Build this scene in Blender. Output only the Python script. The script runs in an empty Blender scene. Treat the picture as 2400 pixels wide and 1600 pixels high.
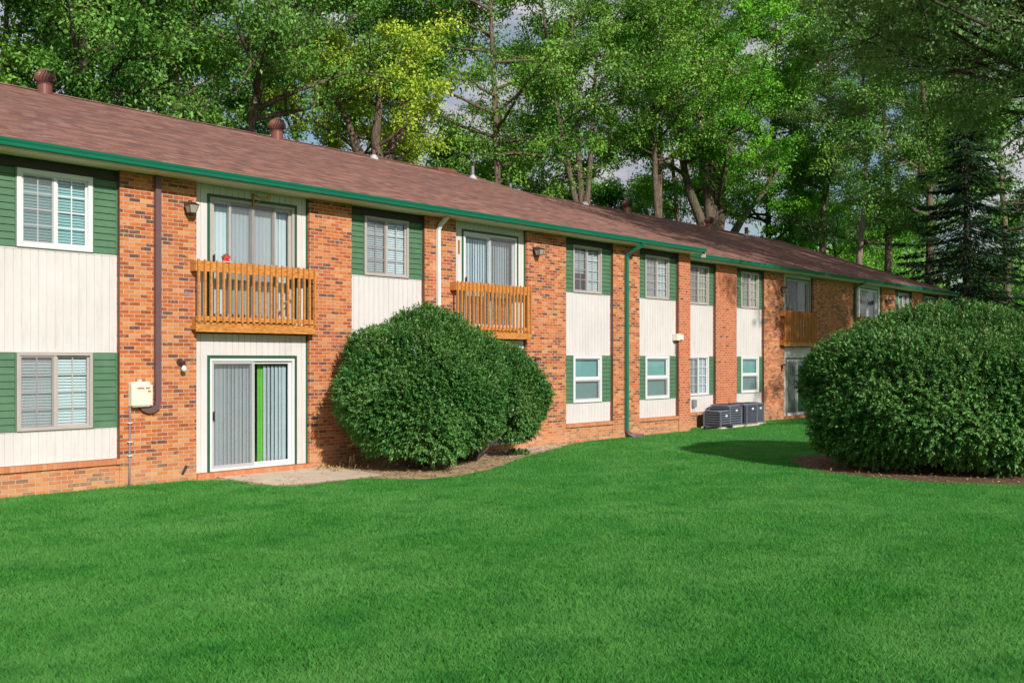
import bpy, math, random
import numpy as np
from math import radians, sin, cos, pi
from mathutils import Vector

sc = bpy.context.scene
COL = sc.collection

# ---------------------------------------------------------------- camera
cam_d = bpy.data.cameras.new('camera'); cam = bpy.data.objects.new('camera', cam_d); COL.objects.link(cam)
CX, CY, EYE = 0.0, -16.07, 2.12
cam.location = (CX, CY, EYE)
cam.rotation_euler = (radians(90), 0, radians(41.516 - 90))
cam_d.sensor_width = 36; cam_d.lens = 35.415; cam_d.shift_y = 0.0183
cam_d.clip_start = 0.1; cam_d.clip_end = 1500
sc.camera = cam

# ---------------------------------------------------------------- light
SUN = Vector((-0.42, -1.0, 0.56)).normalized()          # towards the sun
elev = math.asin(SUN.z); azim = math.atan2(SUN.x, SUN.y)
sl = bpy.data.lights.new('sun', 'SUN'); sl.energy = 5.0; sl.angle = radians(0.53); sl.color = (1.0, 0.95, 0.89)
so = bpy.data.objects.new('sun', sl); COL.objects.link(so)
so.rotation_euler = (-SUN).to_track_quat('-Z', 'Y').to_euler()
so.location = (-20, -40, 30)

w = bpy.data.worlds.new('World'); sc.world = w; w.use_nodes = True
nt = w.node_tree; nt.nodes.clear()
def N(nt, t, **k):
    n = nt.nodes.new(t)
    for a, b in k.items(): setattr(n, a, b)
    return n
sky = N(nt, 'ShaderNodeTexSky', sky_type='NISHITA', sun_disc=False)
sky.sun_elevation = elev; sky.sun_rotation = azim; sky.air_density = 1.0; sky.dust_density = 1.0
bg = N(nt, 'ShaderNodeBackground'); bg.inputs['Strength'].default_value = 0.10
bgc = N(nt, 'ShaderNodeBackground'); bgc.inputs['Strength'].default_value = 0.72
tc = N(nt, 'ShaderNodeTexCoord'); mp = N(nt, 'ShaderNodeMapping'); mp.inputs['Scale'].default_value = (1, 1, 2.6)
nz = N(nt, 'ShaderNodeTexNoise'); nz.inputs['Scale'].default_value = 4.5; nz.inputs['Detail'].default_value = 7; nz.inputs['Roughness'].default_value = 0.55
cr = N(nt, 'ShaderNodeValToRGB'); cr.color_ramp.elements[0].position = 0.40; cr.color_ramp.elements[1].position = 0.56
nz2 = N(nt, 'ShaderNodeTexNoise'); nz2.inputs['Scale'].default_value = 9; nz2.inputs['Detail'].default_value = 5
cc = N(nt, 'ShaderNodeValToRGB'); cc.color_ramp.elements[0].color = (0.50, 0.50, 0.62, 1); cc.color_ramp.elements[1].color = (1.0, 0.98, 1.0, 1)
cc.color_ramp.elements[0].position = 0.35; cc.color_ramp.elements[1].position = 0.65
ms = N(nt, 'ShaderNodeMixShader'); out = N(nt, 'ShaderNodeOutputWorld')
L = nt.links.new
L(tc.outputs['Generated'], mp.inputs[0]); L(mp.outputs[0], nz.inputs['Vector']); L(mp.outputs[0], nz2.inputs['Vector'])
L(nz.outputs['Fac'], cr.inputs[0]); L(nz2.outputs['Fac'], cc.inputs[0]); L(cc.outputs[0], bgc.inputs['Color'])
L(sky.outputs[0], bg.inputs['Color']); L(cr.outputs[0], ms.inputs[0]); L(bg.outputs[0], ms.inputs[1]); L(bgc.outputs[0], ms.inputs[2])
L(ms.outputs[0], out.inputs[0])

sc.view_settings.view_transform = 'Standard'; sc.view_settings.look = 'None'
sc.view_settings.exposure = -0.12; sc.view_settings.gamma = 1.0
sc.render.engine = 'CYCLES'
sc.cycles.max_bounces = 8; sc.cycles.diffuse_bounces = 2; sc.cycles.glossy_bounces = 3
sc.cycles.transmission_bounces = 4; sc.cycles.transparent_max_bounces = 12

# ================================================================ materials
class G:
    """tiny node graph helper"""
    def __init__(s, name):
        s.m = bpy.data.materials.new(name); s.m.use_nodes = True; s.t = s.m.node_tree; s.t.nodes.clear()
        s.out = s.t.nodes.new('ShaderNodeOutputMaterial')
    def n(s, t, **k):
        n = s.t.nodes.new(t)
        for a, b in k.items(): setattr(n, a, b)
        return n
    def l(s, a, b): s.t.links.new(a, b)
    def put(s, v, sock):
        if hasattr(v, 'node'): s.l(v, sock)
        elif v is not None: sock.default_value = v
    def math(s, op, a, b=None, c=None, clamp=False):
        n = s.n('ShaderNodeMath', operation=op, use_clamp=clamp)
        s.put(a, n.inputs[0]); s.put(b, n.inputs[1])
        if c is not None: s.put(c, n.inputs[2])
        return n.outputs[0]
    def pos(s):
        if not hasattr(s, '_p'):
            g = s.n('ShaderNodeNewGeometry'); s._p = g.outputs['Position']
            x = s.n('ShaderNodeSeparateXYZ'); s.l(s._p, x.inputs[0]); s.x, s.y, s.z = x.outputs
        return s._p
    def vec(s, x, y, z=0.0):
        n = s.n('ShaderNodeCombineXYZ'); s.put(x, n.inputs[0]); s.put(y, n.inputs[1]); s.put(z, n.inputs[2]); return n.outputs[0]
    def noise(s, scale, detail=3, rough=0.5, vec=None, stretch=None, out='Fac'):
        v = vec if vec is not None else s.pos()
        if stretch:
            m = s.n('ShaderNodeMapping'); s.l(v, m.inputs[0]); m.inputs['Scale'].default_value = stretch; v = m.outputs[0]
        n = s.n('ShaderNodeTexNoise'); s.l(v, n.inputs['Vector']); n.inputs['Scale'].default_value = scale
        n.inputs['Detail'].default_value = detail; n.inputs['Roughness'].default_value = rough
        return n.outputs[out]
    def white(s, vec, out='Value'):
        n = s.n('ShaderNodeTexWhiteNoise', noise_dimensions='3D'); s.l(vec, n.inputs['Vector']); return n.outputs[out]
    def ramp(s, f, stops, interp='LINEAR'):
        n = s.n('ShaderNodeValToRGB'); s.put(f, n.inputs[0]); r = n.color_ramp; r.interpolation = interp
        while len(r.elements) < len(stops): r.elements.new(0.5)
        for e, (p, c) in zip(r.elements, stops):
            e.position = p; e.color = (c[0], c[1], c[2], 1) if hasattr(c, '__len__') else (c, c, c, 1)
        return n.outputs[0]
    def mix(s, f, a, b, mode='MIX'):
        n = s.n('ShaderNodeMix', data_type='RGBA', blend_type=mode); s.put(f, n.inputs[0])
        def col(v): return v if hasattr(v, 'node') else (v[0], v[1], v[2], 1)
        s.put(col(a), n.inputs[6]); s.put(col(b), n.inputs[7]); return n.outputs[2]
    def bump(s, h, dist=0.01, strength=1.0):
        n = s.n('ShaderNodeBump'); s.put(h, n.inputs['Height']); n.inputs['Distance'].default_value = dist; n.inputs['Strength'].default_value = strength
        return n.outputs[0]
    def princ(s, col, rough=0.6, metal=0.0, normal=None, spec=0.5):
        p = s.n('ShaderNodeBsdfPrincipled')
        s.put(col if hasattr(col, 'node') else (col[0], col[1], col[2], 1), p.inputs['Base Color'])
        s.put(rough, p.inputs['Roughness']); p.inputs['Metallic'].default_value = metal
        p.inputs['Specular IOR Level'].default_value = spec
        if normal is not None: s.l(normal, p.inputs['Normal'])
        return p.outputs[0]
    def done(s, sh):
        s.l(sh, s.out.inputs[0]); return s.m

def brick_mat(name, bw=0.203, bh=0.0675, stops=None, mortar=(0.66, 0.52, 0.40), dark=0.13, half=False):
    g = G(name); g.pos()
    u = g.math('ADD', g.x, g.y); v = g.z
    row = g.math('FLOOR', g.math('DIVIDE', v, bh))
    off = g.math('MULTIPLY', g.math('MODULO', row, 2.0), 0.5)
    uu = g.math('ADD', g.math('DIVIDE', u, bw), off)
    colm = g.math('FLOOR', uu)
    fu = g.math('FRACT', uu); fv = g.math('FRACT', g.math('DIVIDE', v, bh))
    wob = g.math('MULTIPLY', g.math('SUBTRACT', g.noise(60, 2), 0.5), 0.05)
    du = g.math('MINIMUM', fu, g.math('SUBTRACT', 1.0, fu)); dv = g.math('MINIMUM', fv, g.math('SUBTRACT', 1.0, fv))
    eu = g.math('DIVIDE', g.math('MULTIPLY', du, bw), 0.0062); ev = g.math('DIVIDE', g.math('MULTIPLY', dv, bh), 0.0058)
    e = g.math('ADD', g.math('MINIMUM', eu, ev), g.math('MULTIPLY', wob, 12.0))
    mask = g.ramp(e, [(0.75, 0.0), (1.0, 1.0)])
    idv = g.vec(colm, row, 3.3)
    r1 = g.white(idv); r2 = g.white(g.vec(colm, row, 9.7))
    base = g.ramp(r1, stops)
    # flashed mottling inside bricks (the kiln's, part of the brick)
    mot = g.noise(16, 4, 0.62, vec=g.vec(g.math('ADD', g.math('MULTIPLY', u, 0.5), g.math('MULTIPLY', r2, 40.0)), v, row))
    base = g.mix(g.math('MULTIPLY', g.ramp(mot, [(0.50, 0.0), (0.66, 1.0)]), 0.62), base, (0.68, 0.26, 0.09))
    base = g.mix(g.math('MULTIPLY', g.ramp(mot, [(0.30, 1.0), (0.44, 0.0)]), 0.6), base, (0.40, 0.085, 0.035))
    dk = g.math('GREATER_THAN', g.math('ADD', r2, g.math('MULTIPLY', g.math('SUBTRACT', g.noise(1.1, 2), 0.5), 0.42)), 1.0 - dark)
    dmot = g.ramp(g.noise(14, 3, 0.6), [(0.36, 0.25), (0.50, 0.92)])
    base = g.mix(g.math('MULTIPLY', dk, dmot), base, (0.10, 0.055, 0.05))
    # pale efflorescence near the ground
    ef = g.math('MULTIPLY', g.ramp(g.math('ADD', v, g.math('MULTIPLY', g.noise(2.5, 3), 0.5)), [(0.30, 1.0), (0.85, 0.0)]), 0.42)
    base = g.mix(ef, base, (0.66, 0.40, 0.20))
    st = g.ramp(g.noise(0.9, 5, 0.65, stretch=(1, 1, 0.5)), [(0.40, 0.0), (0.70, 1.0)])
    base = g.mix(g.math('MULTIPLY', st, 0.28), base, (0.30, 0.13, 0.07))
    mort = g.mix(g.noise(30, 3), (mortar[0]*0.7, mortar[1]*0.68, mortar[2]*0.65), mortar)
    colr = g.mix(mask, mort, base)
    h = g.math('ADD', g.math('MULTIPLY', mask, 1.0), g.math('MULTIPLY', g.noise(120, 3), 0.25))
    return g.done(g.princ(colr, 0.85, normal=g.bump(h, 0.006, 0.9), spec=0.2))

ORANGE = [(0.0, (0.26, 0.066, 0.026)), (0.15, (0.40, 0.085, 0.028)), (0.4, (0.53, 0.128, 0.032)), (0.65, (0.60, 0.18, 0.046)), (0.85, (0.62, 0.23, 0.085)), (1.0, (0.66, 0.32, 0.14))]
RED = [(0.0, (0.46, 0.10, 0.035)), (0.5, (0.56, 0.135, 0.05)), (1.0, (0.62, 0.17, 0.07))]
M = {}
M['brick'] = brick_mat('orange_brick', stops=ORANGE)
M['red_brick'] = brick_mat('red_brick', bw=0.20, bh=0.075, stops=RED, mortar=(0.72, 0.58, 0.46), dark=0.03)

def rowlock_mat():
    g = G('rowlock_brick'); g.pos()
    u = g.math('DIVIDE', g.math('ADD', g.x, 0.0), 0.082)
    c = g.math('FLOOR', u); f = g.math('FRACT', u); d = g.math('MINIMUM', f, g.math('SUBTRACT', 1.0, f))
    mask = g.ramp(d, [(0.04, 0.0), (0.08, 1.0)])
    base = g.ramp(g.white(g.vec(c, 2.0, 1.0)), [(0.0, (0.50, 0.13, 0.05)), (0.6, (0.62, 0.20, 0.08)), (1.0, (0.60, 0.26, 0.14))])
    base = g.mix(g.math('MULTIPLY', g.noise(25, 4, 0.6), 0.5), base, (0.62, 0.30, 0.16))
    col = g.mix(mask, (0.42, 0.26, 0.17), base)
    return g.done(g.princ(col, 0.85, normal=g.bump(mask, 0.006, 0.8), spec=0.2))
M['rowlock'] = rowlock_mat()

def paint(name, col, rough=0.5, var=0.12, scale=3.0, bumpd=0.0, dirt=None, spec=0.4, metal=0.0):
    g = G(name); g.pos()
    n = g.noise(scale, 5, 0.6)
    a = tuple(c * (1 - var) for c in col); b = tuple(min(1, c * (1 + var * 0.6)) for c in col)
    c = g.mix(g.ramp(n, [(0.3, 0.0), (0.7, 1.0)]), a, b)
    if dirt:
        c = g.mix(g.math('MULTIPLY', g.ramp(g.noise(9, 5, 0.7, stretch=(1, 1, 0.12)), [(0.5, 0.0), (0.8, 1.0)]), dirt), c, (0.30, 0.24, 0.18))
    nm = g.bump(g.noise(90, 3), bumpd, 0.6) if bumpd else None
    return g.done(g.princ(c, rough, normal=nm, spec=spec, metal=metal))
M['siding'] = paint('cream_vinyl_siding', (0.68, 0.64, 0.62), 0.5, 0.07, 1.2, dirt=0.27)
M['trim'] = paint('cream_trim', (0.69, 0.655, 0.635), 0.5, 0.05)
M['white'] = paint('white_window_vinyl', (0.72, 0.72, 0.73), 0.35, 0.04)
M['alum'] = paint('grey_aluminium_frame', (0.46, 0.41, 0.38), 0.4, 0.08)
M['green'] = paint('green_clapboard', (0.085, 0.185, 0.10), 0.5, 0.14, 4, dirt=0.08)
M['green_trim'] = paint('dark_green_trim', (0.03, 0.10, 0.055), 0.45, 0.1)
M['gutter'] = paint('teal_green_gutter', (0.012, 0.175, 0.105), 0.3, 0.08, 2)
M['soffit'] = paint('tan_soffit', (0.84, 0.71, 0.48), 0.55, 0.06)
M['fascia'] = paint('beige_fascia', (0.70, 0.62, 0.48), 0.5, 0.06)
M['brown'] = paint('dark_brown_frieze', (0.045, 0.033, 0.03), 0.6, 0.1)
M['brown_trim'] = paint('brown_corner_trim', (0.13, 0.065, 0.05), 0.5, 0.1)
M['pipe_brown'] = paint('brown_downspout', (0.15, 0.085, 0.09), 0.4, 0.1)
M['vent_brown'] = paint('brown_metal_vent', (0.19, 0.075, 0.06), 0.38, 0.12)
M['pipe_white'] = paint('white_pipe', (0.76, 0.74, 0.72), 0.4, 0.04)
M['pipe_grey'] = paint('grey_conduit', (0.24, 0.23, 0.26), 0.4, 0.1)
M['lead'] = paint('vent_flashing', (0.5, 0.5, 0.52), 0.4, 0.1)
M['box'] = paint('offwhite_meter_box', (0.80, 0.73, 0.60), 0.45, 0.05)
M['orange_label'] = paint('orange_label', (0.45, 0.12, 0.03), 0.6, 0.2, 60)
M['lamp_metal'] = paint('dark_brown_lamp', (0.06, 0.035, 0.03), 0.4, 0.1)
M['frost'] = paint('frosted_lamp_glass', (0.38, 0.33, 0.28), 0.25, 0.08)
M['brass'] = paint('brass', (0.55, 0.30, 0.07), 0.3, 0.1, metal=0.7)
M['blind'] = paint('white_blind', (0.82, 0.84, 0.86), 0.5, 0.04)
M['teal_blind'] = paint('teal_blind', (0.36, 0.60, 0.57), 0.5, 0.05)
M['beige_blind'] = paint('beige_blind', (0.66, 0.60, 0.46), 0.5, 0.05)
M['grey_blind'] = paint('grey_vertical_blind', (0.72, 0.75, 0.78), 0.5, 0.06)
M['lime'] = paint('lime_curtain', (0.20, 0.55, 0.07), 0.6, 0.1)
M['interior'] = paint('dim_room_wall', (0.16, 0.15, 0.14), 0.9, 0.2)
M['red_paint'] = paint('red_paint', (0.62, 0.05, 0.03), 0.45, 0.1)
M['yellow_wood'] = paint('yellow_stick', (0.72, 0.42, 0.08), 0.5, 0.1)
M['ac'] = paint('blue_grey_condenser', (0.14, 0.155, 0.20), 0.45, 0.1)
M['ac_dark'] = paint('dark_condenser_fins', (0.018, 0.02, 0.026), 0.6, 0.2)
M['black'] = paint('black_rubber_and_shade', (0.02, 0.02, 0.022), 0.6, 0.2)  # rubber, and the dark painted into turbine gaps and birdhouse hole
M['dried'] = paint('dried_leaf', (0.42, 0.27, 0.12), 0.8, 0.4, 12)

def wood_mat():
    g = G('stained_cedar'); g.pos()
    n = g.noise(7, 6, 0.65, stretch=(1.2, 6, 9), vec=None)
    k = g.noise(3, 3, 0.6, stretch=(3, 3, 1))
    c = g.ramp(n, [(0.26, (0.26, 0.085, 0.018)), (0.5, (0.54, 0.21, 0.045)), (0.74, (0.78, 0.42, 0.14))])
    c = g.mix(g.math('MULTIPLY', g.ramp(k, [(0.55, 0.0), (0.75, 1.0)]), 0.4), c, (0.26, 0.09, 0.025))
    return g.done(g.princ(c, 0.55, normal=g.bump(n, 0.003, 0.6), spec=0.35))
M['wood'] = wood_mat()

def glass_mat(name, tint=(0.9, 0.95, 0.96), refl=0.16):
    g = G(name)
    tr = g.n('ShaderNodeBsdfTransparent'); tr.inputs[0].default_value = (*tint, 1)
    gl = g.n('ShaderNodeBsdfGlossy'); gl.inputs['Roughness'].default_value = 0.02; gl.inputs[0].default_value = (0.95, 0.97, 1, 1)
    nb = g.bump(g.noise(1.3, 2), 0.004, 0.5); g.l(nb, gl.inputs['Normal'])
    ge = g.n('ShaderNodeNewGeometry'); dt = g.n('ShaderNodeVectorMath', operation='DOT_PRODUCT'); g.l(ge.outputs['Incoming'], dt.inputs[0]); g.l(ge.outputs['Normal'], dt.inputs[1])
    fr = g.math('POWER', g.math('SUBTRACT', 1.0, g.math('ABSOLUTE', dt.outputs['Value'])), 5.0)
    f = g.math('ADD', g.math('MULTIPLY', fr, 0.85), refl * 0.5, clamp=True)          # Schlick
    mx = g.n('ShaderNodeMixShader'); g.l(f, mx.inputs[0]); g.l(tr.outputs[0], mx.inputs[1]); g.l(gl.outputs[0], mx.inputs[2])
    return g.done(mx.outputs[0])
M['glass'] = glass_mat('window_glass'); 
def screen_mat():
    g = G('insect_screen'); tr = g.n('ShaderNodeBsdfTransparent'); df = g.n('ShaderNodeBsdfDiffuse')
    df.inputs[0].default_value = (0.26, 0.24, 0.25, 1)
    mx = g.n('ShaderNodeMixShader'); mx.inputs[0].default_value = 0.30; g.l(tr.outputs[0], mx.inputs[1]); g.l(df.outputs[0], mx.inputs[2])
    return g.done(mx.outputs[0])
M['screen'] = screen_mat()

def shingle_mat():
    g = G('brown_shingles'); g.pos()
    CE = 9.2/68                                  # courses follow height on the slope
    tcn = g.n('ShaderNodeTexCoord'); sx = g.n('ShaderNodeSeparateXYZ'); g.l(tcn.outputs['Object'], sx.inputs[0])
    s = g.math('ADD', g.math('DIVIDE', g.math('ADD', sx.outputs[1], 0.55), CE), 20.0)
    row = g.math('FLOOR', s); f = g.math('FRACT', s)
    tab = g.math('ADD', g.math('DIVIDE', g.x, 0.24), g.math('MULTIPLY', g.white(g.vec(row, 1.0, 5.0)), 7.0))
    tid = g.math('FLOOR', tab)
    r = g.white(g.vec(tid, row, 2.0))
    c = g.ramp(r, [(0.0, (0.18, 0.096, 0.080)), (0.25, (0.30, 0.145, 0.11)), (0.55, (0.42, 0.20, 0.145)), (0.8, (0.57, 0.27, 0.175)), (1.0, (0.48, 0.30, 0.25))])
    c = g.mix(0.12, c, (0.262, 0.132, 0.113))
    big = g.noise(0.5, 4, 0.6, stretch=(0.4, 1, 1))
    c = g.mix(g.math('MULTIPLY', g.ramp(big, [(0.35, 1.0), (0.6, 0.0)]), 0.12), c, (0.18, 0.105, 0.10))
    c = g.mix(g.math('MULTIPLY', g.ramp(g.noise(150, 2, 0.7), [(0.4, 0.0), (0.7, 1.0)]), 0.35), c, (0.42, 0.26, 0.22))
    c = g.mix(g.math('MULTIPLY', g.white(g.vec(g.math('FLOOR', g.math('DIVIDE', g.x, 2.7)), row, 8.0)), 0.45), c, (0.15, 0.075, 0.068))
    edge = g.ramp(f, [(0.02, 0.0), (0.14, 1.0)])
    c = g.mix(edge, g.mix(0.7, c, (0.06, 0.035, 0.035)), c)
    ft = g.math('FRACT', tab)
    cut = g.ramp(ft, [(0.0, 0.0), (0.03, 1.0)])
    c = g.mix(cut, g.mix(0.5, c, (0.09, 0.05, 0.045)), c)
    h = g.math('ADD', g.math('MULTIPLY', r, 0.6), g.math('MULTIPLY', g.noise(90, 3), 0.4))
    return g.done(g.princ(c, 0.9, normal=g.bump(h, 0.006, 0.8), spec=0.25))
M['shingle'] = shingle_mat()

def bark_mat(name, a, b):
    g = G(name); g.pos()
    n = g.noise(5, 6, 0.7, stretch=(3, 3, 0.5)); n2 = g.noise(1.2, 3)
    c = g.mix(g.ramp(n, [(0.35, 0.0), (0.65, 1.0)]), a, b)
    c = g.mix(g.math('MULTIPLY', g.ramp(n2, [(0.5, 0.0), (0.7, 1.0)]), 0.4), c, (0.09, 0.11, 0.045))
    return g.done(g.princ(c, 0.9, normal=g.bump(n, 0.05, 1.0), spec=0.15))
M['bark'] = bark_mat('grey_brown_bark', (0.05, 0.038, 0.03), (0.25, 0.185, 0.135))
M['bark_pink'] = bark_mat('pale_pink_bark', (0.16, 0.11, 0.09), (0.40, 0.30, 0.25))
M['bark_dark'] = bark_mat('dark_bark', (0.03, 0.025, 0.02), (0.12, 0.09, 0.07))

def leaf_mat(name, c1, c2, c3, transl=0.14, gloss=0.018, rough=0.5, patch=0.25):
    g = G(name); g.pos()
    at = g.n('ShaderNodeAttribute', attribute_name='rnd')
    c = g.ramp(at.outputs['Fac'], [(0.0, c1), (0.55, c2), (0.97, c3), (1.0, c3)])
    c = g.mix(g.math('MULTIPLY', g.ramp(g.noise(patch, 3), [(0.4, 0.0), (0.62, 1.0)]), 0.55), c, c3)
    df = g.n('ShaderNodeBsdfDiffuse'); g.l(c, df.inputs[0])
    tl = g.n('ShaderNodeBsdfTranslucent'); tcol = g.mix(0.5, c, (c3[0]*1.3, c3[1]*1.5, c3[2]*0.6)); g.l(tcol, tl.inputs[0])
    m1 = g.n('ShaderNodeMixShader'); m1.inputs[0].default_value = transl; g.l(df.outputs[0], m1.inputs[1]); g.l(tl.outputs[0], m1.inputs[2])
    gl = g.n('ShaderNodeBsdfGlossy'); gl.inputs['Roughness'].default_value = rough; gl.inputs[0].default_value = (0.9, 0.95, 0.9, 1)
    m2 = g.n('ShaderNodeMixShader'); m2.inputs[0].default_value = gloss; g.l(m1.outputs[0], m2.inputs[1]); g.l(gl.outputs[0], m2.inputs[2])
    return g.done(m2.outputs[0])
M['leaf_mid'] = leaf_mat('mid_green_leaves', (0.016, 0.07, 0.008), (0.095, 0.28, 0.03), (0.30, 0.52, 0.085))
M['leaf_dark'] = leaf_mat('deep_green_leaves', (0.011, 0.05, 0.007), (0.07, 0.225, 0.028), (0.25, 0.47, 0.095))
M['leaf_yellow'] = leaf_mat('yellow_green_leaves', (0.10, 0.20, 0.015), (0.35, 0.52, 0.04), (0.60, 0.72, 0.10))
M['leaf_vivid'] = leaf_mat('vivid_green_leaves', (0.022, 0.12, 0.008), (0.11, 0.38, 0.022), (0.27, 0.60, 0.055))
M['leaf_grey'] = leaf_mat('dull_dark_leaves', (0.018, 0.05, 0.016), (0.09, 0.20, 0.055), (0.32, 0.46, 0.16), 0.15, 0.015, 0.5)
M['leaf_spruce'] = leaf_mat('spruce_needles', (0.008, 0.028, 0.014), (0.027, 0.070, 0.030), (0.06, 0.13, 0.05), 0.1, 0.03, 0.6)
M['leaf_bush'] = leaf_mat('shrub_leaves', (0.012, 0.07, 0.012), (0.045, 0.17, 0.032), (0.17, 0.34, 0.09), 0.12, 0.015, 0.5, patch=1.6)
M['shoot'] = leaf_mat('pale_new_shoots', (0.20, 0.26, 0.10), (0.32, 0.36, 0.16), (0.42, 0.36, 0.17), 0.3, 0.06)

def ground_mats():
    g = G('lawn_soil'); g.pos()
    c = g.mix(g.noise(9, 5, 0.7), (0.025, 0.15, 0.025), (0.045, 0.24, 0.04))
    M['lawn'] = g.done(g.princ(c, 0.95, spec=0.1))
    g = G('grass_blades'); g.pos()
    at = g.n('ShaderNodeAttribute', attribute_name='rnd')
    c = g.ramp(at.outputs['Fac'], [(0.0, (0.058, 0.28, 0.040)), (0.5, (0.090, 0.385, 0.060)), (0.96, (0.14, 0.46, 0.095)), (1.0, (0.26, 0.48, 0.14))])
    p = g.ramp(g.noise(0.55, 4, 0.6, stretch=(1, 1.4, 0)), [(0.36, 0.0), (0.66, 1.0)])
    c = g.mix(g.math('MULTIPLY', p, 0.8), c, (0.20, 0.50, 0.13))
    p2 = g.ramp(g.noise(1.7, 4, 0.6), [(0.33, 1.0), (0.5, 0.0)])
    c = g.mix(g.math('MULTIPLY', p2, 0.5), c, (0.030, 0.23, 0.045))
    df = g.n('ShaderNodeBsdfDiffuse'); g.l(c, df.inputs[0]); tl = g.n('ShaderNodeBsdfTranslucent'); g.l(c, tl.inputs[0])
    m1 = g.n('ShaderNodeMixShader'); m1.inputs[0].default_value = 0.5; g.l(df.outputs[0], m1.inputs[1]); g.l(tl.outputs[0], m1.inputs[2])
    gl = g.n('ShaderNodeBsdfGlossy'); gl.inputs['Roughness'].default_value = 0.4
    m2 = g.n('ShaderNodeMixShader'); m2.inputs[0].default_value = 0.006; g.l(m1.outputs[0], m2.inputs[1]); g.l(gl.outputs[0], m2.inputs[2])
    M['grass'] = g.done(m2.outputs[0])
    g = G('tan_concrete'); g.pos()
    c = g.ramp(g.noise(2.2, 6, 0.65), [(0.3, (0.60, 0.47, 0.34)), (0.7, (0.80, 0.68, 0.53))])
    c = g.mix(g.math('MULTIPLY', g.ramp(g.noise(60, 3), [(0.55, 0.0), (0.7, 1.0)]), 0.4), c, (0.24, 0.16, 0.10))
    M['concrete'] = g.done(g.princ(c, 0.9, normal=g.bump(g.noise(80, 4), 0.004, 0.6), spec=0.2))
    g = G('bare_soil'); g.pos()
    c = g.ramp(g.noise(3.5, 7, 0.72), [(0.3, (0.30, 0.20, 0.12)), (0.5, (0.58, 0.42, 0.26)), (0.72, (0.78, 0.62, 0.42))])
    M['soil'] = g.done(g.princ(c, 0.95, normal=g.bump(g.noise(18, 5, 0.7), 0.04, 1.0), spec=0.1))
    g = G('dark_mulch'); g.pos()
    c = g.ramp(g.noise(9, 6, 0.75), [(0.3, (0.08, 0.052, 0.034)), (0.55, (0.22, 0.145, 0.09)), (0.75, (0.42, 0.30, 0.19))])
    M['mulch'] = g.done(g.princ(c, 0.95, normal=g.bump(g.noise(30, 5, 0.7), 0.03, 1.0), spec=0.1))
ground_mats()

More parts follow.
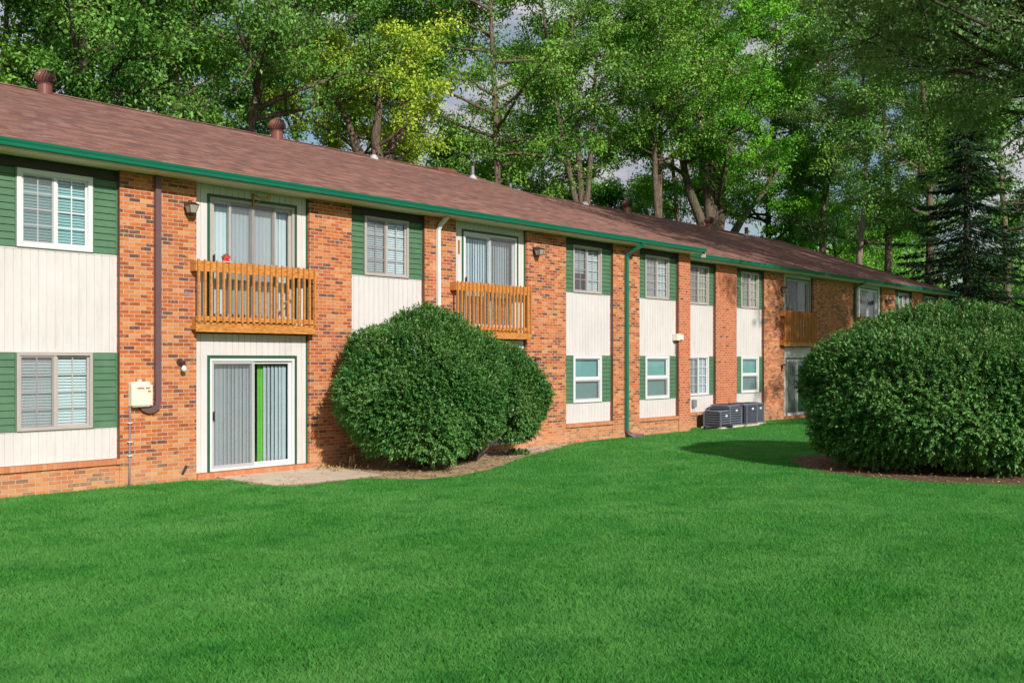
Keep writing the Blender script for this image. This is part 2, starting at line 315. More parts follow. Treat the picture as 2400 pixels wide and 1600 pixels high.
# ================================================================ object helpers
def tag(o, label=None, cat=None, group=None, kind=None):
    if label: o['label'] = label
    if cat: o['category'] = cat
    if group: o['group'] = group
    if kind: o['kind'] = kind
    return o
def thing(name, loc, label, cat, group=None):
    o = bpy.data.objects.new(name, None); COL.objects.link(o); o.location = loc; o.empty_display_size = 0.3
    tag(o, label, cat, group); o['_o'] = list(loc); return o
def origin_of(p):
    while p.parent: p = p.parent
    return Vector(p.location)
class MB:
    def __init__(s): s.v = []; s.f = []
    def box(s, x0, x1, y0, y1, z0, z1):
        b = len(s.v)
        s.v += [(x0,y0,z0),(x1,y0,z0),(x1,y1,z0),(x0,y1,z0),(x0,y0,z1),(x1,y0,z1),(x1,y1,z1),(x0,y1,z1)]
        s.f += [tuple(b+i for i in q) for q in ((0,3,2,1),(4,5,6,7),(0,1,5,4),(1,2,6,5),(2,3,7,6),(3,0,4,7))]
        return s
    def quad(s, *p):
        b = len(s.v); s.v += list(p); s.f.append(tuple(range(b, b+len(p)))); return s
    def extr_x(s, prof, x0, x1, closed=False):      # prof: (y,z) list
        b = len(s.v); n = len(prof)
        s.v += [(x0, y, z) for y, z in prof] + [(x1, y, z) for y, z in prof]
        for i in range(n if closed else n-1):
            j = (i+1) % n; s.f.append((b+i, b+j, b+n+j, b+n+i))
        if closed: s.f.append(tuple(b+i for i in range(n))[::-1]); s.f.append(tuple(b+n+i for i in range(n)))
        return s
    def extr_z(s, prof, z0, z1):                     # prof: (x,y)
        b = len(s.v); n = len(prof)
        s.v += [(x, y, z0) for x, y in prof] + [(x, y, z1) for x, y in prof]
        for i in range(n-1): s.f.append((b+i, b+i+1, b+n+i+1, b+n+i))
        return s
    def tube(s, pts, rad, n=8, cap=True):
        if not hasattr(rad, '__len__'): rad = [rad]*len(pts)
        P = [Vector(p) for p in pts]; b = len(s.v)
        T = [(P[min(i+1, len(P)-1)] - P[max(i-1, 0)]).normalized() for i in range(len(P))]
        ref = Vector((0, 0, 1)) if abs(T[0].z) < 0.9 else Vector((1, 0, 0))
        a = T[0].cross(ref).normalized()
        for i, p in enumerate(P):
            a = (a - T[i]*a.dot(T[i])).normalized(); c = T[i].cross(a)
            for k in range(n):
                t = 2*pi*k/n; s.v.append(tuple(p + (a*cos(t) + c*sin(t))*rad[i]))
        for i in range(len(P)-1):
            for k in range(n):
                k2 = (k+1) % n; s.f.append((b+i*n+k, b+i*n+k2, b+(i+1)*n+k2, b+(i+1)*n+k))
        if cap:
            s.f.append(tuple(b+k for k in range(n))[::-1]); s.f.append(tuple(b+(len(P)-1)*n+k for k in range(n)))
        return s
    def rtube(s, pts, wx, wy):                      # rectangular pipe in the x/z or y/z plane, mitred crudely
        P = [Vector(p) for p in pts]; b = len(s.v)
        for i, p in enumerate(P):
            t = (P[min(i+1, len(P)-1)] - P[max(i-1, 0)]).normalized()
            a = Vector((0, 1, 0)) if abs(t.y) < 0.8 else Vector((0, 0, 1))
            a = (a - t*a.dot(t)).normalized(); c = t.cross(a).normalized()
            for sx, sy in ((-1,-1),(1,-1),(1,1),(-1,1)): s.v.append(tuple(p + c*sx*wx/2 + a*sy*wy/2))
        for i in range(len(P)-1):
            for k in range(4):
                k2 = (k+1) % 4; s.f.append((b+i*4+k, b+i*4+k2, b+(i+1)*4+k2, b+(i+1)*4+k))
        s.f.append((b+3, b+2, b+1, b)); e = b+(len(P)-1)*4; s.f.append((e, e+1, e+2, e+3)); return s
    def lathe(s, c, prof, n=16):                     # prof: (r,z)
        b = len(s.v); m = len(prof)
        for r, z in prof:
            for k in range(n): t = 2*pi*k/n; s.v.append((c[0]+r*cos(t), c[1]+r*sin(t), c[2]+z))
        for i in range(m-1):
            for k in range(n):
                k2 = (k+1) % n; s.f.append((b+i*n+k, b+i*n+k2, b+(i+1)*n+k2, b+(i+1)*n+k))
        s.f.append(tuple(b+k for k in range(n))[::-1]); s.f.append(tuple(b+(m-1)*n+k for k in range(n)))
        return s
    def build(s, name, mat, parent=None, smooth=False, bevel=0.0):
        o0 = origin_of(parent) if parent else Vector((0, 0, 0))
        me = bpy.data.meshes.new(name)
        me.from_pydata([tuple(Vector(p) - o0) for p in s.v], [], s.f); me.validate(); me.update()
        me.materials.append(M[mat] if isinstance(mat, str) else mat)
        if smooth:
            me.polygons.foreach_set('use_smooth', [True]*len(me.polygons))
        o = bpy.data.objects.new(name, me); COL.objects.link(o)
        if parent: o.parent = parent
        if bevel:
            md = o.modifiers.new('bevel', 'BEVEL'); md.width = bevel; md.segments = 2; md.limit_method = 'ANGLE'
        return o
def plab(o, t): o['label'] = t; return o

def np_mesh(name, V, nper, mat, parent=None, rnd=None, origin=(0, 0, 0)):
    """V: (nf*nper,3) separate faces"""
    V = (V - np.array(origin)).astype(np.float32)
    nf = len(V)//nper
    me = bpy.data.meshes.new(name)
    me.vertices.add(len(V)); me.vertices.foreach_set('co', V.ravel())
    me.loops.add(len(V)); me.loops.foreach_set('vertex_index', np.arange(len(V), dtype=np.int32))
    me.polygons.add(nf); me.polygons.foreach_set('loop_start', np.arange(0, len(V), nper, dtype=np.int32))
    me.polygons.foreach_set('loop_total', np.full(nf, nper, dtype=np.int32))
    if rnd is not None:
        a = me.attributes.new('rnd', 'FLOAT', 'FACE'); a.data.foreach_set('value', rnd.astype(np.float32))
    me.update(calc_edges=True)
    me.materials.append(M[mat])
    o = bpy.data.objects.new(name, me); COL.objects.link(o)
    if parent: o.parent = parent
    return o

# ================================================================ building
EAVE = 5.42           # top of the gutter
OVER = 0.55           # eave overhang
SOF = 5.29            # soffit level
RISE = 3.22; RUN = 9.2
def roof_z(dy): return EAVE - 0.02 + RISE/RUN*dy     # dy behind the gutter line

def siding(mb, x0, x1, z0, z1, y):
    """vertical grooved boards with a capping strip"""
    n = max(1, round((x1-x0)/0.133)); wd = (x1-x0)/n; pr = [(x0, y+0.05), (x0, y)]
    for i in range(n):
        a = x0+i*wd
        if i: pr += [(a-0.007, y), (a-0.003, y+0.014), (a+0.003, y+0.014), (a+0.007, y)]
        pr += [(a+wd*0.5-0.004, y), (a+wd*0.5, y+0.003), (a+wd*0.5+0.004, y)]
    pr += [(x1, y), (x1, y+0.05)]
    mb.extr_z(pr, z0, z1)
    mb.quad((x0, y, z1), (x1, y, z1), (x1, y+0.05, z1), (x0, y+0.05, z1)); mb.quad((x0, y+0.05, z0), (x1, y+0.05, z0), (x1, y, z0), (x0, y, z0))
def shutter(mb, x0, x1, z0, z1, y):
    """lapped clapboard panel with edge strips"""
    e = 0.022
    mb.box(x0, x0+e, y-0.028, y+0.03, z0, z1); mb.box(x1-e, x1, y-0.028, y+0.03, z0, z1)
    n = round((z1-z0)/0.108); h = (z1-z0)/n; pr = []
    for i in range(n):
        pr += [(y-0.024, z0+i*h+0.001), (y-0.004, z0+(i+1)*h-0.006), (y+0.006, z0+(i+1)*h-0.004)]
    pr = [(y+0.03, z0)] + pr + [(y+0.03, z1)]
    mb.extr_x(pr, x0+e, x1-e, closed=True)
def ring(mb, x0, x1, z0, z1, wd, y0, y1, bottom=True):
    mb.box(x0, x0+wd, y0, y1, z0, z1); mb.box(x1-wd, x1, y0, y1, z0, z1)
    mb.box(x0+wd, x1-wd, y0, y1, z1-wd, z1)
    if bottom: mb.box(x0+wd, x1-wd, y0, y1, z0, z0+wd)
def slats(mb, x0, x1, z0, z1, y, pitch=0.027, tilt=0.6, rnd=None):
    n = int((z1-z0)/pitch)
    for i in range(n):
        z = z0+i*pitch; 
        mb.quad((x0, y-0.009, z), (x1, y-0.009, z), (x1, y+0.006, z+pitch*tilt), (x0, y+0.006, z+pitch*tilt))
def vslats(mb, x0, x1, z0, z1, y, rng, pitch=0.085, ang=0.6, jit=0.15):
    n = max(1, round((x1-x0)/pitch)); pitch = (x1-x0)/n
    for i in range(n):
        xc = x0+(i+0.5)*pitch; a = ang+rng.uniform(-jit, jit); hw = 0.047
        dx, dy = hw*cos(a), hw*sin(a)
        mb.quad((xc-dx, y-dy, z0), (xc, y-0.006, z0), (xc, y-0.006, z1), (xc-dx, y-dy, z1))
        mb.quad((xc, y-0.006, z0), (xc+dx, y+dy, z0), (xc+dx, y+dy, z1), (xc, y-0.006, z1))
def muntins(mb, x0, x1, z0, z1, y, nx, nz_, wd=0.018):
    for i in range(1, nx): x = x0+(x1-x0)*i/nx; mb.box(x-wd/2, x+wd/2, y-0.006, y+0.004, z0, z1)
    for j in range(1, nz_): z = z0+(z1-z0)*j/nz_; mb.box(x0, x1, y-0.004, y+0.002, z-wd/2, z+wd/2)

def slider_window(b, x0, x1, z0, z1, y, fmat, blind, rng, grid=(2, 4), label=None, half_open=None, screen='left', screen_whole=False, slat=True, fw=0.045):
    """horizontal sliding window: frame, two panes, mullion, grid, blind, screen"""
    xm = (x0+x1)/2
    f = MB(); ring(f, x0, x1, z0, z1, fw, y-0.045, y+0.05); f.box(xm-0.022, xm+0.022, y-0.03, y+0.04, z0+fw, z1-fw)
    win = f.build('window', fmat, b, bevel=0.004)
    if label: plab(win, label)
    s = MB()
    for a, c, yy in ((x0+fw, xm-0.022, y-0.012), (xm+0.022, x1-fw, y+0.018)): ring(s, a, c, z0+fw, z1-fw, 0.03, yy-0.012, yy+0.016)
    s.build('sash', fmat, win)
    gl = MB()
    for a, c, yy in ((x0+fw+0.03, xm-0.052, y), (xm+0.052, x1-fw-0.03, y+0.028)):
        gl.box(a, c, yy, yy+0.004, z0+fw+0.03, z1-fw-0.03)
    gl.build('pane', 'glass', win)
    if grid:
        mm = MB()
        for a, c, yy in ((x0+fw+0.03, xm-0.052, y-0.010), (xm+0.052, x1-fw-0.03, y+0.018)): muntins(mm, a, c, z0+fw+0.03, z1-fw-0.03, yy, *grid)
        mm.build('muntin', fmat, win)
    if screen:
        a, c = (x0+fw+0.02, xm-0.03) if screen == 'left' else (xm+0.03, x1-fw-0.02)
        MB().quad((a, y-0.035, z0+fw+0.01), (c, y-0.035, z0+fw+0.01), (c, y-0.035, z1-fw-0.01), (a, y-0.035, z1-fw-0.01)).build('insect_screen', 'screen', win)
    bl = MB()
    if blind:
        for q, (a, c) in enumerate(((x0+fw+0.02, xm-0.03), (xm+0.03, x1-fw-0.02))):
            zb = z0+fw+0.01
            if half_open and half_open[q]: zb = z0 + (z1-z0)*half_open[q]
            if half_open and half_open[q] is None: continue
            slats(bl, a, c, zb, z1-fw-0.01, y+0.07, 0.047, 0.80 if slat else 1.0)
        bl.build('blind', blind, win)
    return win
def hung_window(b, x0, x1, z0, z1, y, blind='teal_blind', label=None):
    fw = 0.075; zm = (z0+z1)/2
    f = MB(); ring(f, x0, x1, z0, z1, fw, y-0.05, y+0.05); f.box(x0+fw, x1-fw, y-0.035, y+0.045, zm-0.03, zm+0.03)
    win = f.build('window', 'white', b, bevel=0.005)
    if label: plab(win, label)
    s = MB(); ring(s, x0+fw, x1-fw, zm+0.03, z1-fw, 0.028, y-0.01, y+0.02); ring(s, x0+fw, x1-fw, z0+fw, zm-0.03, 0.032, y-0.026, y+0.01); s.build('sash', 'white', win)
    MB().box(x0+fw+0.02, x1-fw-0.02, y, y+0.004, zm+0.03, z1-fw-0.02).box(x0+fw+0.02, x1-fw-0.02, y-0.012, y-0.008, z0+fw+0.02, zm-0.03).build('pane', 'glass', win)
    MB().quad((x0+fw, y-0.03, z0+fw+0.005), (x1-fw, y-0.03, z0+fw+0.005), (x1-fw, y-0.03, zm-0.03), (x0+fw, y-0.03, zm-0.03)).build('insect_screen', 'screen', win)
    bl = MB(); slats(bl, x0+fw+0.01, x1-fw-0.01, z0+fw, z1-fw, y+0.07, 0.024, 1.0); bl.build('blind', blind, win)
    return win
def patio_door(b, x0, x1, z0, z1, y, blind, rng, fmat='white', screen='left', label=None, gap=None, curtain=None, four=False, ang=0.6):
    t = MB(); ring(t, x0-0.045, x1+0.045, z0-0.0, z1+0.045, 0.05, y-0.062, y+0.05, bottom=False)
    d = MB(); ring(d, x0+0.005, x1-0.005, z0+0.002, z1-0.005, 0.05, y-0.055, y+0.07)
    door = d.build('patio_door', fmat, b, bevel=0.004)
    if label: plab(door, label)
    t.build('door_trim', 'green_trim', door)
    xm = (x0+x1)/2; s = MB(); g = MB()
    ring(s, x0+0.055, xm+0.03, z0+0.055, z1-0.055, 0.05, y-0.03, y-0.0); ring(s, xm-0.03, x1-0.055, z0+0.055, z1-0.055, 0.05, y+0.005, y+0.04)
    if four: s.box(x0+0.42, x0+0.47, y-0.028, y+0.03, z0+0.06, z1-0.06); s.box(x1-0.47, x1-0.42, y-0.028, y+0.03, z0+0.06, z1-0.06)
    s.build('sash', fmat, door)
    g.box(x0+0.105, xm-0.02, y-0.017, y-0.012, z0+0.105, z1-0.105).box(xm+0.02, x1-0.105, y+0.02, y+0.025, z0+0.105, z1-0.105)
    g.build('pane', 'glass', door)
    if screen:
        a, c = {'left': (x0+0.06, xm+0.02), 'right': (xm-0.02, x1-0.06), 'mid': (x0+0.45, x1-0.45)}[screen]
        MB().quad((a, y-0.04, z0+0.06), (c, y-0.04, z0+0.06), (c, y-0.04, z1-0.06), (a, y-0.04, z1-0.06)).build('insect_screen', 'screen', door)
    bl = MB()
    xs = x0+0.07
    if gap: vslats(bl, xs, gap[0], z0+0.08, z1-0.14, y+0.14, rng, ang=ang); vslats(bl, gap[1], x1-0.07, z0+0.08, z1-0.14, y+0.14, rng, ang=ang)
    else: vslats(bl, xs, x1-0.07, z0+0.08, z1-0.14, y+0.14, rng, ang=ang)
    bl.build('vertical_blind', blind, door)
    if curtain:
        cu = MB(); 
        for (a, c) in curtain:
            pr = []; n = 9
            for i in range(n): pr.append((a+(c-a)*i/(n-1), y+0.185+0.012*sin(i*1.9)))
            cu.extr_z(pr, z0+0.08, z1-0.1)
        cu.build('curtain', 'lime', door)
    h = MB().box(x0+0.075, x0+0.10, y-0.065, y-0.03, (z0+z1)/2-0.1, (z0+z1)/2+0.05).box(x0+0.078, x0+0.098, y-0.08, y-0.065, (z0+z1)/2-0.12, (z0+z1)/2+0.07)
    h.build('handle', 'lamp_metal', door)
    return door

def balcony(b, x0, x1, y, label=None):
    """juliet balcony in stained timber, y = wall face"""
    d = 0.20
    m = MB(); m.box(x0, x1, y-d, y-d+0.04, 2.62, 2.79)
    bal = m.build('balcony', 'wood', b, bevel=0.006)
    if label: plab(bal, label)
    m = MB(); m.box(x0+0.002, x1-0.002, y-d+0.042, y+0.098, 2.66, 2.73)
    m.box(x0+0.03, x0+0.07, y-d+0.042, y-0.002, 2.735, 2.86); m.box(x1-0.07, x1-0.03, y-d+0.042, y-0.002, 2.735, 2.86)
    m.box(x0+0.005, x1-0.005, y-d+0.002, y-d+0.038, 2.82, 2.90); m.build('deck', 'wood', bal)
    m = MB(); m.box(x0-0.01, x1+0.01, y-d, y-d+0.038, 3.69, 3.875); m.box(x0-0.01, x0+0.03, y-d+0.04, y-0.002, 3.69, 3.875); m.box(x1-0.03, x1+0.01, y-d+0.04, y-0.002, 3.69, 3.875)
    m.build('rail', 'wood', bal, bevel=0.005)
    rng = random.Random(int(x0*10))
    n = 21
    for i in range(n):
        xc = x0+0.03+(x1-x0-0.06)*i/(n-1)+rng.uniform(-.004, .004); t = rng.uniform(-0.006, 0.006); hw = 0.019
        zt = 3.885+rng.uniform(-0.006, 0.006); zb = 2.80+rng.uniform(-0.01, 0.006)
        bm = MB(); b0 = len(bm.v)
        ya, yb = y-d-0.04, y-d-0.002
        bm.v += [(xc-hw+t, ya+0.035, zb-0.03), (xc+hw+t, ya+0.035, zb-0.03), (xc+hw+t, ya, zb), (xc-hw+t, ya, zb), (xc-hw, ya+0.02, zt+0.015), (xc+hw, ya+0.02, zt+0.015), (xc+hw, ya, zt-0.01), (xc-hw, ya, zt-0.01), (xc-hw, yb, zt+0.015), (xc+hw, yb, zt+0.015), (xc+hw+t, yb, zb-0.03), (xc-hw+t, yb, zb-0.03)]
        for q in ((3,2,6,7),(7,6,5,4),(4,5,9,8),(8,9,10,11),(0,1,2,3),(11,10,1,0),(2,1,10,9,5,6),(0,3,7,4,8,11)): bm.f.append(tuple(q))
        bm.build('baluster', 'wood', bal)
    return bal

def lantern(x, y, z, label, style='coach', parent=None):
    t = thing('wall_lantern', (x, y, z), label, 'wall lamp', 'wall lanterns on the brick piers')
    if style == 'coach':
        m = MB(); m.lathe((0,0,0), [(0,0)]) if False else None
        m.box(x-0.055, x+0.055, y-0.025, y-0.001, z-0.02, z+0.12)
        m.tube([(x, y-0.02, z+0.09), (x, y-0.08, z+0.14), (x, y-0.15, z+0.135), (x, y-0.16, z+0.10)], 0.012)
        m.build('bracket', 'lamp_metal', t, bevel=0.006)
        yc = y-0.16
        def fr(r0, r1, z0, z1):
            return [(x-r0,yc-r0,z0),(x+r0,yc-r0,z0),(x+r0,yc+r0,z0),(x-r0,yc+r0,z0)], [(x-r1,yc-r1,z1),(x+r1,yc-r1,z1),(x+r1,yc+r1,z1),(x-r1,yc+r1,z1)]
        g = MB(); a, b_ = fr(0.052, 0.088, z-0.075, z+0.06); g.v += a+b_; g.f += [(0,1,5,4),(1,2,6,5),(2,3,7,6),(3,0,4,7),(3,2,1,0),(4,5,6,7)]
        g.build('lamp_glass', 'frost', t)
        c = MB(); a, b_ = fr(0.105, 0.03, z+0.062, z+0.11); c.v += a+b_; c.f += [(0,1,5,4),(1,2,6,5),(2,3,7,6),(3,0,4,7),(3,2,1,0),(4,5,6,7)]
        c.box(x-0.055, x+0.055, yc-0.055, yc+0.055, z-0.09, z-0.078)
        for sx in (-1, 1):
            for sy in (-1, 1): c.tube([(x+sx*0.054, yc+sy*0.054, z-0.08), (x+sx*0.091, yc+sy*0.091, z+0.065)], 0.006, 5)
        c.build('lamp_frame', 'lamp_metal', t)
    elif style == 'spot':
        m = MB(); m.tube([(x, y-0.03, z+0.07), (x, y-0.001, z+0.07)], 0.062, 14); m.tube([(x, y-0.03, z+0.07), (x+0.02, y-0.09, z+0.03), (x+0.01, y-0.12, z-0.0)], [0.02, 0.025, 0.045], 10)
        m.tube([(x+0.02, y-0.03, z+0.08), (x+0.08, y-0.07, z+0.08)], 0.022, 8); m.build('bracket', 'lamp_metal', t)
        g = MB(); g.lathe((x+0.008, y-0.135, z-0.06), [(0.015, -0.04), (0.042, -0.02), (0.05, 0.01), (0.035, 0.05), (0.02, 0.07)], 12); g.build('bulb', 'white', t, smooth=True)
    else:
        m = MB(); m.box(x-0.03, x+0.03, y-0.02, y-0.001, z-0.12, z-0.0); m.tube([(x, y-0.02, z-0.06), (x, y-0.07, z-0.11), (x, y-0.11, z-0.08), (x, y-0.11, z-0.04)], 0.012)
        m.build('bracket', 'lamp_metal', t)
        g = MB(); g.lathe((x, y-0.11, z), [(0.03, -0.04), (0.065, 0.09)], 8); g.build('lamp_glass', 'frost', t)
        c = MB(); c.lathe((x, y-0.11, z), [(0.095, 0.091), (0.08, 0.115), (0.02, 0.14)], 8)
        for k in range(4): a = k*pi/2+pi/4; c.tube([(x+0.032*cos(a), y-0.11+0.032*sin(a), z-0.04), (x+0.07*cos(a), y-0.11+0.07*sin(a), z+0.092)], 0.006, 5)
        c.build('lamp_frame', 'lamp_metal', t)
    return t

def building(name, label, x0, x1, y, eave_x0, eave_x1, spans, seed, zoff=0.0, depth=17.2):
    """spans: (kind, xa, xb, opts) tiling x0..x1; the wall face is at y"""
    rng = random.Random(seed)
    b = thing(name, (x0, y, 0), label, 'building')
    wl = MB(); red = MB(); tr = MB(); rl = MB(); fr = MB(); itr = MB()
    zt = SOF + zoff
    SY = y+0.10                              # siding plane
    rd = []
    for sp in spans:
        k, a, c = sp[:3]; o = sp[3] if len(sp) > 3 else {}
        if k == 'pier':
            if o.get('red'): plab(MB().box(a, c, y-o.get('proud', 0.0), y+0.28, -0.2, zt).build('pier', 'red_brick', b), 'redder brick pier with pale mortar joints')
            else: wl.box(a, c, y, y+0.28, -0.2, zt)
            continue
        # opening with siding
        if k == 'win':
            wx0 = o['w'][0]; wx1 = o['w'][1]
            wl.box(a, c, y-0.001+0.02, y+0.28, -0.2, 0.385)
            rb = MB()
            rl.box(a+0.001, c-0.001, y-0.025, y+0.2, 0.387, 0.475); rl.build('window_sill', 'rowlock', b); rl = MB()
            s1 = MB(); siding(s1, a, c, 0.48, 0.985, SY); s1.box(a, c, SY-0.006, SY+0.06, 0.986, 1.006); p = s1.build('siding_panel', 'siding', b)
            s2 = MB(); siding(s2, a, c, 2.262, 3.855, SY); s2.box(a, c, SY-0.006, SY+0.06, 3.856, 3.885); s2.box(a, c, SY-0.006, SY+0.06, 2.245, 2.261); s2.build('siding_panel', 'siding', b)
            for (za, zb) in ((1.007, 2.243), (3.887, 5.12)):
                for (xa, xb) in ((a+0.003, wx0-0.004), (wx1+0.004, c-0.003)):
                    s = MB(); shutter(s, xa, xb, za, zb, SY); s.build('shutter', 'green', b)
            MB().box(a, c, SY-0.02, SY+0.08, 5.122, zt).build('frieze', 'brown', b)
            MB().box(c-0.004, c-0.0005, y-0.006, SY-0.03, 0.478, zt-0.002).build('corner_trim', 'brown_trim', b)
            # room lining behind
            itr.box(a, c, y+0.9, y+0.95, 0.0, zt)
            up = o.get('up', {}); lo = o.get('lo', {})
            slider_window(b, wx0, wx1, 3.89, 5.118, SY, rng=rng, **up)
            if lo.get('hung'): hung_window(b, wx0, wx1, 1.01, 2.24, SY, blind=lo.get('blind', 'teal_blind'), label=lo.get('label'))
            else: slider_window(b, wx0, wx1, 1.01, 2.24, SY, rng=rng, **lo)
        if k == 'door':
            dx0, dx1 = o['w']
            rl.box(a+0.001, c-0.001, y-0.06, y+0.28, -0.1, 0.095); rl.build('door_sill', 'rowlock', b); rl = MB()
            s1 = MB(); zc = 2.60
            siding(s1, a, dx0-0.045, 0.10, zc, SY); siding(s1, dx1+0.045, c, 0.10, zc, SY); siding(s1, dx0-0.044, dx1+0.044, 2.21, zc, SY)
            s1.build('siding_panel', 'siding', b)
            s1 = MB(); siding(s1, a, dx0-0.045, 2.70, zt-0.001, SY); siding(s1, dx1+0.045, c, 2.70, zt-0.001, SY); siding(s1, dx0-0.044, dx1+0.044, 5.135, zt-0.001, SY)
            s1.build('siding_panel', 'siding', b)
            MB().box(a, c, SY+0.0, SY+0.16, 2.601, 2.699).build('floor_band', 'brown', b)
            g = MB(); g.box(a+0.002, a+0.012, SY-0.03, SY-0.001, 0.1, zt-0.002); g.box(c-0.025, c-0.002, SY-0.03, SY-0.001, 0.1, zt-0.002)
            g.build('edge_trim', 'green_trim', b)
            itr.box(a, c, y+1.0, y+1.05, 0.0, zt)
            patio_door(b, dx0, dx1, 0.10, 2.16, SY+0.045, rng=rng, **o.get('lo', {}))
            patio_door(b, dx0, dx1, 2.86, 5.085, SY+0.045, rng=rng, **o.get('up', {}))
            if 'bal' in o: balcony(b, o['bal'][0], o['bal'][1], y, o.get('ballabel'))
    # body behind (back wall, ends, floors)
    body = MB()
    yb = y+depth
    body.box(x0+0.001, x0+0.25, y+0.285, yb-0.3, -0.2, zt).build('end_wall', 'brick', b); body = MB()
    body.box(x1-0.25, x1-0.001, y+0.285, yb-0.3, -0.2, zt).build('end_wall', 'brick', b); body = MB(); body.box(x0, x1, yb-0.28, yb, -0.2, zt)
    itr.box(x0+0.26, x1-0.26, y+0.30, yb-0.3, 2.55, 2.70); itr.box(x0+0.26, x1-0.26, y+0.30, yb-0.3, -0.1, 0.02)
    body.v += []; 
    wl.box(x0+0.01, x1-0.01, y+0.04, y+0.26, -0.35, -0.12)
    wall = wl.build('wall', 'brick', b)
    body.build('back_wall', 'brick', b)
    if tr.v: tr.build('corner_trim', 'brown_trim', b)
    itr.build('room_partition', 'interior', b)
    # soffit (grooved), fascia, gutter
    ye = y-OVER; s = MB(); n = int((eave_x1-eave_x0)/0.30); wd = (eave_x1-eave_x0)/n; pr = []
    b0 = len(s.v)
    pts = []
    for i in range(n):
        a = eave_x0+i*wd
        pts += [(a+0.006, zt), (a+wd*0.5-0.006, zt), (a+wd*0.5, zt+0.012), (a+wd*0.5+0.006, zt), (a+wd-0.006, zt), (a+wd, zt+0.012)]
    for i, (px, pz) in enumerate(pts): s.v += [(px, ye+0.10, pz+0.001), (px, y+0.25, pz+0.001)]
    for i in range(len(pts)-1): s.f.append((b0+2*i, b0+2*i+1, b0+2*i+3, b0+2*i+2))
    s.build('soffit', 'soffit', b)
    fa = MB(); fa.box(eave_x0, eave_x1, ye+0.075, ye+0.105, zt-0.012, zt+0.12); fa.build('fascia', 'fascia', b)
    zg = EAVE+zoff
    gt = MB(); gy = ye+0.072
    prof = [(gy, zg), (gy, zg-0.105), (gy-0.075, zg-0.105), (gy-0.085, zg-0.075), (gy-0.082, zg-0.06), (gy-0.105, zg-0.035), (gy-0.112, zg-0.012), (gy-0.118, zg), (gy-0.108, zg+0.003), (gy-0.105, zg-0.03), (gy-0.07, zg-0.095), (gy-0.01, zg-0.095), (gy-0.008, zg)]
    gt.extr_x(prof, eave_x0-0.04, eave_x1+0.04, closed=True); gt.build('gutter', 'gutter', b)
    # roof: stepped shingle courses, both slopes
    r = MB(); yr = ye+RUN; nC = 68
    for sgn in (1, -1):
        for i in range(nC):
            d0 = RUN*i/nC - (0.03 if i == 0 else 0); d1 = RUN*(i+1)/nC
            za = zoff+roof_z(d0)+0.012; zb = zoff+roof_z(d1)+0.005
            ya, ybb = (ye+d0, ye+d1) if sgn > 0 else (yr+RUN-d0, yr+RUN-d1)
            q = [(eave_x0, ya, za), (eave_x1, ya, za), (eave_x1, ybb, zb), (eave_x0, ybb, zb)]
            e = [(eave_x0, ya, za-0.014), (eave_x1, ya, za-0.014), (eave_x1, ya, za), (eave_x0, ya, za)]
            r.quad(*(q if sgn > 0 else q[::-1])); r.quad(*(e if sgn > 0 else e[::-1]))
    zr = zoff+roof_z(RUN)
    r.extr_x([(yr-0.16, zr-0.03), (yr, zr+0.03), (yr+0.16, zr-0.03)], eave_x0, eave_x1)
    # deck thickness at the ends
    for ex in (eave_x0, eave_x1):
        z0 = zoff+roof_z(0); r.quad((ex, ye, z0+0.0), (ex, yr, zr+0.01), (ex, yr, zr-0.14), (ex, ye+0.0, z0-0.14)); r.quad((ex, yr, zr+0.01), (ex, yr+RUN, z0), (ex, yr+RUN, z0-0.14), (ex, yr, zr-0.14))
    roof = r.build('roof', 'shingle', b)
    gm = MB()
    for ex in (x0+0.1, x1-0.1):
        gm.v += [(ex, y+0.1, zt), (ex, yr, zr-0.1), (ex, 2*yr-y-0.1, zt)]; k = len(gm.v); gm.f.append((k-3, k-2, k-1))
    gm.build('gable', 'siding', b)
    return b, roof

